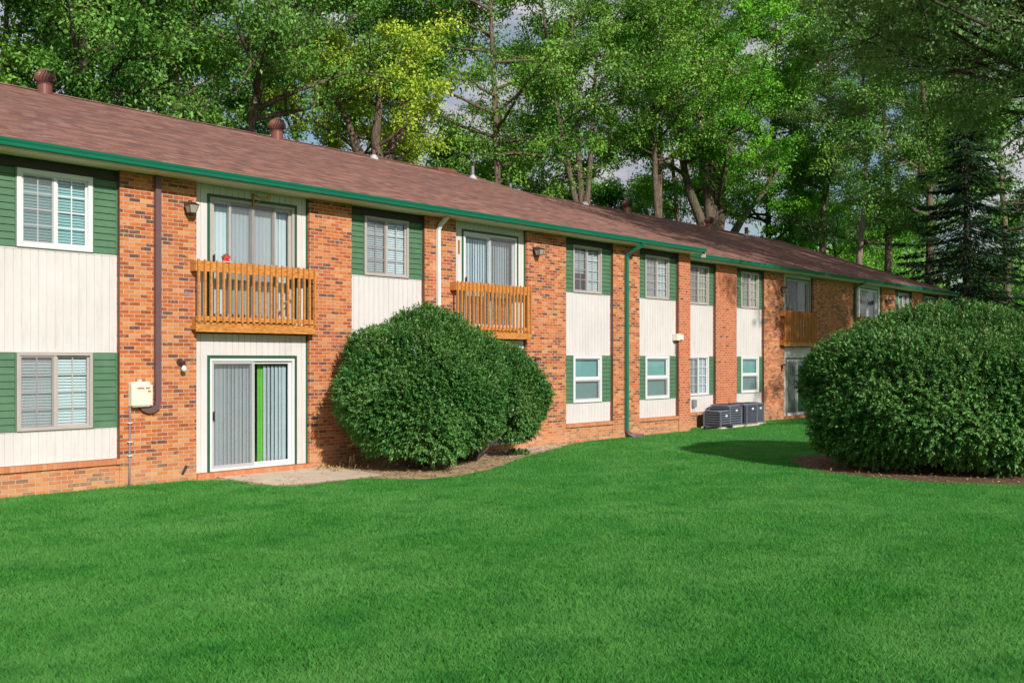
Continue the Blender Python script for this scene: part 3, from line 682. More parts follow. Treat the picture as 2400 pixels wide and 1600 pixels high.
def turbine(roof, x, y, z, s, label):
    m = MB(); m.lathe((x, y, z), [(0.16*s, -0.12), (0.165*s, 0.16*s), (0.155*s, 0.165*s), (0.155*s, 0.20*s)], 20)
    o = m.build('turbine_vent', 'vent_brown', roof, smooth=False)
    plab(o, label)
    n = 18
    v = MB()
    for k in range(n):                           # curved blades of the ball
        b0 = len(v.v); seg = 8
        for j in range(seg+1):
            t = j/seg; ph = pi*(0.10+0.80*t); rr = 0.245*s*sin(ph)**0.75; zz = z+0.37*s-0.19*s*cos(ph)*-1
            a = 2*pi*k/n + 0.7*t; zz = z+0.20*s+0.34*s*t
            v.v.append((x+rr*cos(a), y+rr*sin(a), zz)); v.v.append((x+rr*0.86*cos(a+0.20), y+rr*0.86*sin(a+0.20), zz))
        for j in range(seg): v.f.append((b0+2*j, b0+2*j+1, b0+2*j+3, b0+2*j+2))

    f0 = len(v.f); v.lathe((x, y, z), [(0.02*s, 0.2*s), (0.16*s, 0.25*s), (0.195*s, 0.37*s), (0.14*s, 0.48*s), (0.02*s, 0.54*s)], 12); f1 = len(v.f)  # black core puts the shade between the blades into colour
    v.lathe((x, y, z), [(0.10*s, 0.53*s), (0.09*s, 0.555*s), (0.02*s, 0.565*s)], 14)
    v.lathe((x, y, z), [(0.17*s, 0.20*s), (0.18*s, 0.215*s), (0.17*s, 0.225*s)], 20)
    # merge into the same part mesh
    o0 = origin_of(roof); me = o.data
    V = [tuple(p.co) for p in me.vertices] + [tuple(Vector(p)-o0) for p in v.v]; nb = len(me.vertices)
    F = [tuple(p.vertices) for p in me.polygons] + [tuple(nb+i for i in f) for f in v.f]
    shade_core0 = len(me.polygons)+f0; shade_core1 = len(me.polygons)+f1
    me2 = bpy.data.meshes.new('turbine_vent'); me2.from_pydata(V, [], F); me2.materials.append(M['vent_brown']); me2.materials.append(M['black'])
    for p in me2.polygons[shade_core0:shade_core1]: p.material_index = 1
    o.data = me2
def roof_pipe(roof, x, y, z, h, r, mat, label):
    m = MB(); m.lathe((x, y, z), [(r, -0.1), (r, h), (r*0.8, h), (r*0.8, h-0.03)], 12)
    o = plab(m.build('vent_pipe', mat, roof), label)
    return o
def flashing(roof, x, y, z, r):
    MB().lathe((x, y, z), [(r*2.6, -0.05), (r*2.2, 0.02), (r*1.1, 0.11)], 14).build('pipe_flashing', 'lead', roof)

GRA = dict(fmat='alum', blind='blind')
b1, roof1 = building('apartment_building', 'orange brick two storey apartment wing nearest the camera, with green gutter and brown roof', -6.0, 26.2, 0.0, -6.6, 26.18, [
    ('pier', -6.0, -3.4), ('win', -3.4, -1.33, dict(w=(-2.98, -1.77), up=dict(GRA), lo=dict(GRA))), ('pier', -1.33, 0.1),
    ('door', 0.1, 2.57, dict(w=(0.41, 2.29), bal=(-0.03, 2.55), up=dict(blind='blind'), lo=dict(blind='grey_blind'))),
    ('pier', 2.57, 6.19),
    ('win', 6.19, 8.26, dict(w=(6.62, 7.83), up=dict(fmat='white', blind='teal_blind', fw=0.075, label='white framed slider with teal blinds, upper left of the photo'),
                             lo=dict(fmat='alum', blind='blind', label='grey framed slider with white slatted blinds'))),
    ('pier', 8.26, 9.69),
    ('door', 9.69, 12.17, dict(w=(10.01, 11.88), bal=(9.57, 12.15),
        up=dict(blind='blind', fmat='alum', four=True, screen='mid', ang=0.12), lo=dict(blind='grey_blind', gap=(11.00, 11.28), curtain=[(11.00, 11.13), (11.18, 11.34), (10.26, 10.36)], ang=0.25))),
    ('pier', 12.17, 13.22),
    ('win', 13.22, 15.26, dict(w=(13.62, 14.85), up=dict(GRA), lo=dict(GRA))),
    ('pier', 15.26, 16.24),
    ('door', 16.24, 18.72, dict(w=(16.57, 18.44), bal=(16.05, 18.63), up=dict(blind='grey_blind', screen='right', ang=0.3), lo=dict(blind='grey_blind'))),
    ('pier', 18.72, 20.24),
    ('win', 20.24, 22.29, dict(w=(20.63, 21.86), up=dict(fmat='alum', blind='blind', half_open=(0.42, 0.0), grid=(2, 4)), lo=dict(hung=True))),
    ('pier', 22.29, 23.56),
    ('win', 23.56, 25.58, dict(w=(23.95, 25.18), up=dict(fmat='alum', blind='blind', grid=(3, 5)), lo=dict(hung=True))),
    ('pier', 25.58, 26.2, dict(red=True, proud=0.03)),
], 1)
Y2 = 0.62
b2, roof2 = building('apartment_building', 'partly shaded brick apartment wing set back beyond the end of the nearer gutter', 26.22, 50.35, Y2, 26.24, 51.0, [
    ('pier', 26.22, 26.75, dict(red=True)),
    ('win', 26.75, 28.80, dict(w=(27.26, 28.49), up=dict(fmat='alum', blind='beige_blind', grid=(3, 5)), lo=dict(fmat='white', blind='grey_blind', grid=(2, 4)))),
    ('pier', 28.80, 30.13, dict(red=True, proud=0.03)),
    ('win', 30.13, 32.10, dict(w=(30.61, 31.84), up=dict(fmat='alum', blind='beige_blind', grid=(2, 4)), lo=dict(hung=True))),
    ('pier', 32.10, 33.65),
    ('door', 33.65, 36.03, dict(w=(33.99, 35.87), bal=(33.25, 35.83), up=dict(blind='blind', fmat='alum', gap=(34.1, 34.9)), lo=dict(blind='grey_blind', fmat='white'))),
    ('pier', 36.03, 40.2),
    ('door', 40.2, 42.75, dict(w=(40.53, 42.43), bal=(39.9, 42.5), up=dict(blind='grey_blind', fmat='white'), lo=dict(blind='grey_blind'))),
    ('pier', 42.75, 44.2),
    ('win', 44.2, 46.2, dict(w=(44.70, 45.92), up=dict(fmat='alum', blind='beige_blind', grid=None, screen=None), lo=dict(GRA))),
    ('pier', 46.2, 47.6),
    ('win', 47.6, 49.7, dict(w=(47.99, 49.2), up=dict(fmat='alum', blind='beige_blind', grid=None, screen=None), lo=dict(GRA))),
    ('pier', 49.7, 50.35),
], 2, zoff=-0.05)

# downspouts (parts of the wings)
dp = MB(); dp.rtube([(8.92, -0.045, 5.28), (8.92, -0.045, 1.42), (8.90, -0.045, 1.32), (8.82, -0.045, 1.27), (8.74, -0.045, 1.27), (8.66, -0.045, 1.30), (8.62, -0.045, 1.36)], 0.10, 0.075)
for z in (4.35, 2.95, 1.45): dp.box(8.865, 8.975, -0.086, -0.001, z, z+0.02)
plab(dp.build('downspout', 'pipe_brown', b1), 'dark brown downspout ending in a hooked elbow')
dp = MB(); dp.rtube([(15.70, -0.30, 5.30), (15.66, -0.10, 5.12), (15.64, -0.045, 5.0), (15.66, -0.045, 0.15)], 0.085, 0.07)
plab(dp.build('downspout', 'pipe_white', b1), 'white downspout rising behind the round shrub')
dp = MB(); dp.rtube([(22.93, -0.56, 5.33), (22.93, -0.50, 5.24), (22.88, -0.14, 5.08), (22.87, -0.05, 4.98), (22.87, -0.05, 0.16)], 0.10, 0.08)
for z in (3.8, 1.6): dp.box(22.81, 22.93, -0.095, -0.001, z, z+0.02)
plab(dp.build('downspout', 'gutter', b1), 'teal green downspout with elbow under the gutter')
sh = MB(); sh.rtube([(22.87, -0.05, 0.20), (22.88, -0.09, 0.10), (22.98, -0.22, 0.05), (23.15, -0.42, 0.045)], 0.11, 0.09); plab(sh.build('downspout_shoe', 'pipe_brown', b1), 'brown outlet elbow at the grass')
dp = MB(); dp.rtube([(39.75, Y2-0.5, 5.28), (39.75, Y2-0.06, 5.05), (39.75, Y2-0.06, 0.1)], 0.11, 0.08); plab(dp.build('downspout', 'green_trim', b2), 'dark green downspout')
dp = MB(); dp.rtube([(40.05, Y2-0.06, 5.2), (40.05, Y2-0.06, 0.1)], 0.09, 0.08); plab(dp.build('downspout', 'pipe_white', b2), 'white downspout beside the dark green one')
dp = MB(); dp.rtube([(50.9, Y2-0.45, 5.28), (50.55, Y2-0.1, 5.0), (50.40, Y2-0.06, 4.85), (50.40, Y2-0.06, 0.1)], 0.10, 0.08); dp.build('downspout', 'green_trim', b2)
cap = MB(); cap.box(26.18, 26.215, -0.54, -0.42, 5.17, 5.31); cap.build('fascia', 'fascia', b1)

# wall lanterns
lantern(9.50, 0, 4.78, 'brown lantern high on the brick beside the first balcony door, right of the brown downspout', 'coach')
lantern(9.36, 0, 2.02, 'brown spot light with white bulb on the brick beside the ground floor patio door', 'spot')
lantern(18.98, 0, 4.78, 'brown lantern on the wide brick pier right of the second balcony, upper storey', 'coach')
lantern(19.00, 0, 2.05, 'upright brown coach lamp on the wide brick pier, just above the round shrub', 'up')
lantern(33.38, Y2, 4.62, 'dark lantern left of the farthest full balcony, upper storey', 'coach')
lantern(33.40, Y2, 1.85, 'dark coach lamp left of the farthest visible ground floor patio door', 'up')
lantern(36.65, Y2, 2.72, 'small dark lamp on shaded brick right of the farthest full balcony', 'up')
lantern(43.15, Y2, 4.62, 'dark lantern on shaded brick above the big right shrub', 'coach')

# roof furniture
def on_roof(x, dy, zoff=0.0, y=0.0): return (x, y-OVER+dy, zoff+roof_z(dy))
x, y, z = on_roof(10.72, 9.0); turbine(roof1, x, y, z, 1.0, 'brown turbine vent nearest the left edge of the photo')
x, y, z = on_roof(17.40, 9.0); turbine(roof1, x, y, z, 1.05, 'brown turbine vent above the gap between the first two bays')
x, y, z = on_roof(20.9, 8.8); roof_pipe(roof1, x, y, z, 0.26, 0.055, 'vent_brown', 'short brown pipe with pale flashing'); flashing(roof1, x, y, z, 0.06)
x, y, z = on_roof(25.2, 8.6); roof_pipe(roof1, x, y, z, 0.42, 0.055, 'pipe_grey', 'tall grey pipe with pale flashing'); flashing(roof1, x, y, z, 0.06)
x, y, z = on_roof(24.3, 8.95)
MB().box(x-0.55, x+0.35, y-0.16, y+0.16, z-0.05, z+0.10).build('box_vent', 'vent_brown', roof1, bevel=0.03)
x, y, z = on_roof(28.7, 9.25, -0.05, Y2); roof_pipe(roof2, x, y+0.1, z, 0.25, 0.05, 'pipe_grey', 'small grey pipe at the ridge')
x, y, z = on_roof(32.9, 9.0, -0.05, Y2); roof_pipe(roof2, x, y, z, 0.36, 0.07, 'vent_brown', 'short brown pipe'); flashing(roof2, x, y, z, 0.07)
x, y, z = on_roof(35.9, 9.0, -0.05, Y2); turbine(roof2, x, y, z, 0.98, 'brown turbine vent near the middle of the far roof')
x, y, z = on_roof(42.6, 8.9, -0.05, Y2); turbine(roof2, x, y, z, 1.0, 'farthest brown turbine vent, in front of the forked trunk')
x, y, z = on_roof(45.9, 8.7, -0.05, Y2); roof_pipe(roof2, x, y, z, 0.42, 0.09, 'vent_brown', 'brown pipe in roof shade'); flashing(roof2, x, y, z, 0.08)

# meter box with conduit
t = thing('utility_box', (8.57, -0.001, 1.32), 'off white telephone utility box on brick, beside the brown downspout elbow', 'utility box')
MB().box(8.40, 8.75, -0.15, -0.001, 1.33, 1.76).build('housing', 'box', t, bevel=0.03)
MB().box(8.385, 8.765, -0.165, -0.151, 1.36, 1.70).box(8.56, 8.60, -0.10, -0.01, 1.755, 1.80).build('cover', 'box', t, bevel=0.006)
m = MB()
for (a, c, z0) in ((8.49, 8.61, 1.635), (8.64, 8.72, 1.635), (8.675, 8.735, 1.58)):
    k = a
    while k < c: m.box(k, k+0.017, -0.1665, -0.165, z0, z0+0.03); k += 0.021
m.build('label_strip', 'orange_label', t)
m = MB(); m.tube([(8.42, -0.05, 1.33), (8.42, -0.04, 1.2), (8.42, -0.035, 0.9), (8.415, -0.035, 0.475), (8.41, -0.055, 0.40), (8.40, -0.055, -0.05)], 0.017, 8)
m.build('conduit', 'pipe_grey', t, smooth=True)
for z in (1.06, 0.74, 0.51): MB().box(8.385, 8.455, -0.056, -0.001, z, z+0.018).build('clamp', 'white', t)
t = thing('siding_meter', (25.47, 0, 2.67), 'small white box on cream siding against the red brick pier', 'utility box')
MB().box(25.40, 25.56, -0.09, 0.095, 2.70, 2.90).build('housing', 'box', t, bevel=0.01)
MB().box(25.56, 25.72, -0.10, -0.031, 2.72, 2.88).build('cover', 'white', t, bevel=0.01)
MB().tube([(25.54, 0.06, 2.70), (25.54, 0.07, 2.30)], 0.012).build('conduit', 'pipe_grey', t)
tag(MB().box(9.46, 9.55, -0.006, -0.0005, 3.26, 3.33).build('wall_plate', 'pipe_grey'), 'tiny grey number plate on the brick left of the first balcony', 'plate')
m = MB(); m.tube([(9.40, -0.03, 0.13), (9.47, -0.05, 0.27)], 0.022, 8)
tag(m.build('drain_stub', 'black', None), 'short black pipe stub poking from the grass at the brick left of the patio door', 'pipe')
# small things on the balconies
t = thing('birdhouse', (10.17, -0.18, 3.88), 'little red birdhouse standing on the first balcony rail', 'birdhouse')
m = MB(); hx, hy, hz = 10.17, -0.18, 3.88
m.box(hx-0.055, hx+0.055, hy-0.04, hy+0.04, hz+0.012, hz+0.10)
b0 = len(m.v); m.v += [(hx-0.055, hy-0.04, hz+0.10), (hx+0.055, hy-0.04, hz+0.10), (hx, hy-0.04, hz+0.145), (hx-0.055, hy+0.04, hz+0.10), (hx+0.055, hy+0.04, hz+0.10), (hx, hy+0.04, hz+0.145)]
m.f += [(b0, b0+1, b0+2), (b0+4, b0+3, b0+5)]; m.build('house_body', 'red_paint', t)
m = MB(); m.quad((hx-0.08, hy-0.05, hz+0.085), (hx, hy-0.05, hz+0.155), (hx, hy+0.05, hz+0.155), (hx-0.08, hy+0.05, hz+0.085)).quad((hx, hy-0.05, hz+0.155), (hx+0.08, hy-0.05, hz+0.085), (hx+0.08, hy+0.05, hz+0.085), (hx, hy+0.05, hz+0.155)); m.build('house_roof', 'vent_brown', t)
MB().box(hx-0.09, hx+0.10, hy-0.05, hy+0.05, hz, hz+0.012).build('base', 'white', t)
m = MB().tube([(hx+0.0, hy-0.0405, hz+0.06), (hx, hy-0.042, hz+0.06)], 0.016, 10); m.build('dark_entrance_disc', 'black', t)  # black disc on the front; the hole's darkness is only its colour
t = thing('bracket_light', (10.95, 0.09, 5.17), 'brass bracket with small bell hanging above the first balcony door', 'bracket')
MB().box(10.90, 10.92, 0.04, 0.098, 5.0, 5.24).tube([(10.91, 0.06, 5.22), (10.98, -0.10, 5.14), (11.08, -0.16, 5.16)], 0.012).tube([(10.91, 0.06, 5.05), (11.0, -0.05, 5.10), (11.06, -0.12, 5.13)], 0.009).build('bracket', 'brass', t)
MB().lathe((11.10, -0.17, 5.16), [(0.015, -0.045), (0.04, -0.03), (0.045, 0.0), (0.03, 0.035), (0.01, 0.045)], 12).build('bell', 'brass', t, smooth=True)
t = thing('thermometer', (16.42, 0.095, 4.7), 'narrow brass thermometer on cream siding left of the second balcony door', 'thermometer')
MB().box(16.40, 16.44, 0.07, 0.098, 4.55, 4.86).build('scale', 'brass', t, bevel=0.008); MB().tube([(16.42, 0.066, 4.58), (16.42, 0.066, 4.84)], 0.006).build('tube', 'red_paint', t)
m = MB(); m.tube([(11.35, 0.0, 2.87), (11.60, 0.04, 3.22), (11.85, 0.06, 3.34)], 0.012, 6)
tag(m.build('walking_stick', 'yellow_wood'), 'thin yellow wooden stick leaning behind the balusters of the first balcony', 'stick')
t = MB(); t.lathe((10.42, -0.06, 2.735), [(0.035, 0), (0.05, 0.12), (0.045, 0.12), (0.03, 0.10)], 12)
tag(t.build('flower_pot', 'red_paint', smooth=True), 'small red pot on the deck of the first balcony', 'pot')
m = MB(); m.box(11.05, 11.75, 0.20, 0.22, 0.22, 0.25); 

# AC condensers
def condenser(x, y, s, h, label, style):
    t = thing('air_conditioner', (x, y, 0.05), label, 'air conditioner', 'condenser units in front of the set back wing')
    r = s/2; m = MB(); m.box(x-r+0.02, x+r-0.02, y-r+0.02, y+r-0.02, 0.09, h-0.06); m.build('coil', 'ac_dark', t)
    m = MB(); 
    m.box(x-r-0.04, x+r+0.04, y-r-0.04, y+r+0.04, 0.0, 0.05); m.build('pad', 'concrete', t)
    m = MB(); m.box(x-r, x+r, y-r, y+r, 0.052, 0.10)
    for sx in (-1, 1):
        for sy in (-1, 1): m.box(x+sx*(r-0.02)-0.022, x+sx*(r-0.02)+0.022, y+sy*(r-0.02)-0.022, y+sy*(r-0.02)+0.022, 0.10, h-0.05)
    if style == 'louver':
        k = 0.14
        while k < h-0.1: m.box(x-r+0.003, x+r-0.003, y-r+0.003, y+r-0.003, k, k+0.035); k += 0.075
    elif style == 'grid':
        n = 9
        for i in range(1, n): a = -r+2*r*i/n; m.box(x+a-0.006, x+a+0.006, y-r+0.004, y+r-0.004, 0.1, h-0.05); m.box(x-r+0.004, x+r-0.004, y+a-0.006, y+a+0.006, 0.1, h-0.05)
        k = 0.18
        while k < h-0.08: m.box(x-r+0.006, x+r-0.006, y-r+0.006, y+r-0.006, k, k+0.010); k += 0.075
    else:
        k = 0.12
        while k < h-0.08: m.box(x-r+0.004, x+r-0.004, y-r+0.004, y+r-0.004, k, k+0.016); k += 0.034
    m.build('casing', 'ac', t, bevel=0.0)
    m = MB(); m.lathe((x, y, 0), [(r*1.28, h-0.05), (r*1.30, h-0.02), (r*1.2, h), (r*0.9, h+0.015), (r*0.86, h+0.005)], 4 if False else 24)
    # square-ish top with rounded corners
    m = MB(); pts = []
    for k in range(24):
        a = 2*pi*(k+0.5)/24; cx_, sy_ = cos(a), sin(a); q = (abs(cx_)**5+abs(sy_)**5)**(-1/5); pts.append((cx_*q, sy_*q))
    def rg(f, z): return [(x+px*r*f, y+py*r*f, z) for px, py in pts]
    rings = [rg(1.03, h-0.05), rg(1.03, h-0.01), rg(0.97, h+0.005), rg(0.80, h+0.008), rg(0.78, h-0.02)]
    for rr in rings: m.v += rr
    for i in range(len(rings)-1):
        for k in range(24): k2 = (k+1) % 24; m.f.append((i*24+k, i*24+k2, (i+1)*24+k2, (i+1)*24+k))
    m.f.append(tuple(range(4*24, 5*24)))
    m.build('top_cover', 'ac', t)
    m = MB()
    for q in range(1, 9): 
        rr = r*0.76*q/8; m.tube([(x+rr*cos(a*pi/12), y+rr*sin(a*pi/12), h+0.012) for a in range(25)], 0.004, 4, cap=False)
    for q in range(8): a = q*pi/4; m.tube([(x, y, h+0.012), (x+r*0.8*cos(a), y+r*0.8*sin(a), h+0.012)], 0.004, 4)
    m.build('fan_guard', 'ac_dark', t)
    MB().box(x-0.02, x+0.10, y-r-0.008, y-r-0.001, h-0.20, h-0.14).build('maker_plate', 'white', t)
condenser(27.85, 0.02, 0.62, 0.56, 'low blue grey condenser with wide bands, leftmost of the row by the red brick pier', 'louver')
condenser(28.65, 0.18, 0.76, 0.70, 'tall blue grey condenser with wide horizontal bands, second in the row', 'louver')
condenser(29.62, 0.12, 0.74, 0.72, 'blue grey condenser with a wire grid casing, between the banded one and the last', 'grid')
condenser(30.55, 0.26, 0.60, 0.70, 'blue grey condenser with fine louvres, rightmost of the row', 'fine')
t = thing('disconnect_box', (27.55, Y2+0.09, 0.62), 'small grey electrical disconnect box on the siding above the leftmost condenser', 'electrical box')
MB().box(27.48, 27.66, Y2+0.0, Y2+0.098, 0.64, 0.88).build('housing', 'pipe_grey', t, bevel=0.01); MB().tube([(27.55, Y2+0.05, 0.64), (27.55, Y2+0.0, 0.5), (27.6, Y2-0.2, 0.4)], 0.014).build('conduit', 'lead', t)
m = MB(); m.tube([(26.9, -0.10, 0.06), (27.3, -0.12, 0.08), (27.6, -0.25, 0.07), (28.1, -0.36, 0.06)], 0.05, 8)
tag(m.build('drain_hose', 'black', smooth=True), 'fat black hose on the ground in front of the leftmost condenser', 'hose')

# ================================================================ ground
def poly(name, pts, z, mat, label=None):
    m = MB(); m.quad(*[(p[0], p[1], z) for p in pts]); o = m.build(name, mat); tag(o, kind='structure'); 
    return o
poly('lawn', [(-300, -300), (400, -300), (400, 400), (-300, 400)], 0.0, 'lawn')
def blob(pts, n=6, seed=0, amp=0.05):
    """closed smooth outline through pts (catmull-rom) with small wobble"""
    rng = random.Random(seed); out = []; P = [Vector((p[0], p[1], 0)) for p in pts]; L_ = len(P)
    for i in range(L_):
        p0, p1, p2, p3 = P[i-1], P[i], P[(i+1) % L_], P[(i+2) % L_]
        for k in range(n):
            t = k/n; q = 0.5*((2*p1)+(-p0+p2)*t+(2*p0-5*p1+4*p2-p3)*t*t+(-p0+3*p1-3*p2+p3)*t**3)
            out.append((q.x+rng.uniform(-amp, amp), q.y+rng.uniform(-amp, amp)))
    return out
SOIL = blob([(9.9, 0.05), (10.0, -0.6), (10.0, -1.9), (10.9, -2.15), (11.8, -2.15), (12.2, -2.8), (13.0, -3.1), (14.4, -2.75), (16.0, -2.0), (17.3, -1.4), (18.8, -0.85), (20.1, -0.3), (21.5, -0.06), (21.5, 0.1), (15, 0.2)], 8, 3)
SL = poly('soil_bed', SOIL, 0.006, 'soil')
PATIO = [(10.05, -0.02), (10.05, -1.85), (10.6, -2.05), (12.3, -2.1), (12.45, -1.0), (12.45, -0.02)]
poly('patio', PATIO, 0.014, 'concrete')
PATIO2 = [(16.4, -0.03), (16.4, -1.6), (17.3, -1.3), (18.7, -0.85), (19.9, -0.33), (19.9, -0.03)]
poly('patio', PATIO2, 0.014, 'concrete')
MULCH = blob([(18.5, -7.5), (18.05, -8.7), (17.95, -10.0), (18.6, -11.3), (19.9, -12.05), (21.6, -12.0), (23.3, -10.8), (23.6, -8.6), (22.6, -6.9), (20.4, -6.2)], 8, 5)
poly('mulch_bed', MULCH, 0.006, 'mulch')

def inside(px, py, P):
    P = np.array(P); r = np.zeros(len(px), bool); j = len(P)-1
    for i in range(len(P)):
        xi, yi = P[i]; xj, yj = P[j]
        c = ((yi > py) != (yj > py)) & (px < (xj-xi)*(py-yi)/(yj-yi+1e-12)+xi); r ^= c; j = i
    return r
R = np.random.default_rng(7)
def grass():
    Vs = []; Rs = []
    c, s = cos(radians(41.516)), sin(radians(41.516))
    bands = [(3.5, 6.0, 3000), (6.0, 8.5, 12000), (8.5, 12, 7000), (12, 17, 3600), (17, 26, 1500), (26, 44, 450)]
    for (z0, z1, dens) in bands:
        hw = 0.56*z1+1.0; area = (z1-z0)*2*hw; n = int(area*dens)
        Z = R.uniform(z0, z1, n); X = R.uniform(-hw, hw, n)
        k = np.abs(X) < 0.56*Z+1.2; Z = Z[k]; X = X[k]
        px = CX+Z*c+X*s; py = CY+Z*s-X*c
        ok = (py < np.where(px > 26.2, Y2-0.02, -0.03)) & ~inside(px, py, SOIL) & ~inside(px, py, MULCH)
        px = px[ok]; py = py[ok]; Z = Z[ok]; n = len(px)
        cl = np.sin(px*2.1+np.sin(py*1.7)*2)*np.sin(py*2.6+np.sin(px*1.3)*2)     # tufts
        h = R.uniform(0.020, 0.050, n)*np.where(Z < 10, 1.25, 1.0)*(1+0.3*cl)*np.where(Z > 14, 0.8, 1.0)
        wd = R.uniform(0.0010, 0.0021, n)*np.clip(Z/7.5, 1, 4.5)
        a = R.uniform(0, 2*pi, n); ln = R.uniform(0.05, 0.75, n)*h; la = R.uniform(0, 2*pi, n)
        dx, dy = np.cos(a)*wd, np.sin(a)*wd; lx, ly = np.cos(la)*ln, np.sin(la)*ln
        V = np.empty((n, 4, 3))
        V[:, 0] = np.stack([px-dx, py-dy, np.full(n, 0.0)], 1); V[:, 1] = np.stack([px+dx, py+dy, np.full(n, 0.0)], 1)
        V[:, 2] = np.stack([px+lx*0.35+dx*0.8, py+ly*0.35+dy*0.8, h*0.62], 1)
        V[:, 3] = np.stack([px+lx, py+ly, h], 1)
        Vs.append(V.reshape(-1, 3)); Rs.append(R.uniform(0, 1, n))
    o = np_mesh('grass', np.concatenate(Vs), 4, 'grass', rnd=np.concatenate(Rs))
    tag(o, 'short dense green grass of the lawn', 'grass', kind='stuff')
grass()

# ================================================================ foliage
def unit(v): return v/np.maximum(np.linalg.norm(v, axis=1, keepdims=True), 1e-9)
def leaves(C, D, Nn, ln, wd):
    """rhombic leaves. C base, D direction, Nn approximate normal"""
    D = unit(D); S = unit(np.cross(D, Nn)); Nn = np.cross(S, D)
    n = len(C); V = np.empty((n, 4, 3)); ln = ln[:, None]; wd = wd[:, None]
    V[:, 0] = C; V[:, 1] = C+D*ln*0.48+S*wd*0.5+Nn*ln*0.04; V[:, 2] = C+D*ln-Nn*ln*0.10; V[:, 3] = C+D*ln*0.48-S*wd*0.5+Nn*ln*0.04
    return V.reshape(-1, 3)

def shrub_foliage(rng, radii, centre, nshoots, leaf=0.055, lobe=0.12, power=2.06, zmin=0.15, seedphase=0.0, bare=None, per=9):
    """returns leaf vertices of a clipped dense shrub: short leafy shoots near a lumpy shell"""
    n = nshoots; d = unit(rng.normal(size=(int(n*1.6), 3))); d = d[d[:, 2] > -0.8][:n]; n = len(d)
    ax, ay, az = radii
    q = (np.abs(d[:, 0])**power+np.abs(d[:, 1])**power+np.abs(d[:, 2])**power)**(-1/power)
    bump = lobe*(np.sin(d[:, 0]*5+seedphase)*np.sin(d[:, 1]*4.3+1+seedphase)+0.6*np.sin(d[:, 2]*7+d[:, 0]*6+seedphase*2))+lobe*0.5*np.sin(d[:, 0]*13+2)*np.sin(d[:, 1]*12)*np.sin(d[:, 2]*11+1)
    layer = 1-np.abs(rng.normal(0, 0.055, n))-(rng.random(n) < 0.35)*rng.uniform(0.04, 0.25, n)+0.02
    rr = q*(1+bump*0.5)*layer
    P = np.stack([d[:, 0]*ax*rr, d[:, 1]*ay*rr, d[:, 2]*az*rr], 1)
    nrm = unit(np.stack([d[:, 0]/ax, d[:, 1]/ay, d[:, 2]/az], 1))
    P += np.array(centre)
    ok = P[:, 2] > zmin
    if bare is not None: ok &= ~bare(P)
    P = P[ok]; nrm = nrm[ok]; n = len(P)
    sd = unit(nrm*1.0+rng.normal(0, 0.45, (n, 3))+np.array([0, 0, 0.35])); slen = rng.uniform(0.10, 0.21, n)
    Cs = []; Ds = []; Ns = []
    for k in range(per):
        t = (k+0.5)/per; base = P+sd*(slen*t)[:, None]
        ang = k*2.4+rng.uniform(0, 6.28, n)*0.15
        a = unit(np.cross(sd, np.array([0.3, 0.2, 1.0]))); b_ = np.cross(sd, a)
        side = a*np.cos(ang)[:, None]+b_*np.sin(ang)[:, None]
        D = side*(1.0-0.4*t)+sd*(0.55+0.6*t)+np.array([0, 0, -0.15])
        Nn = sd*0.8+np.array([0, 0, 0.9])+rng.normal(0, 0.35, (n, 3))
        Cs.append(base); Ds.append(D); Ns.append(Nn)
    C = np.concatenate(Cs); D = np.concatenate(Ds); Nn = np.concatenate(Ns); m = len(C)
    ln = rng.uniform(0.8, 1.25, m)*leaf; wd = ln*rng.uniform(0.40, 0.55, m)
    return leaves(C, D, Nn, ln, wd), P, sd

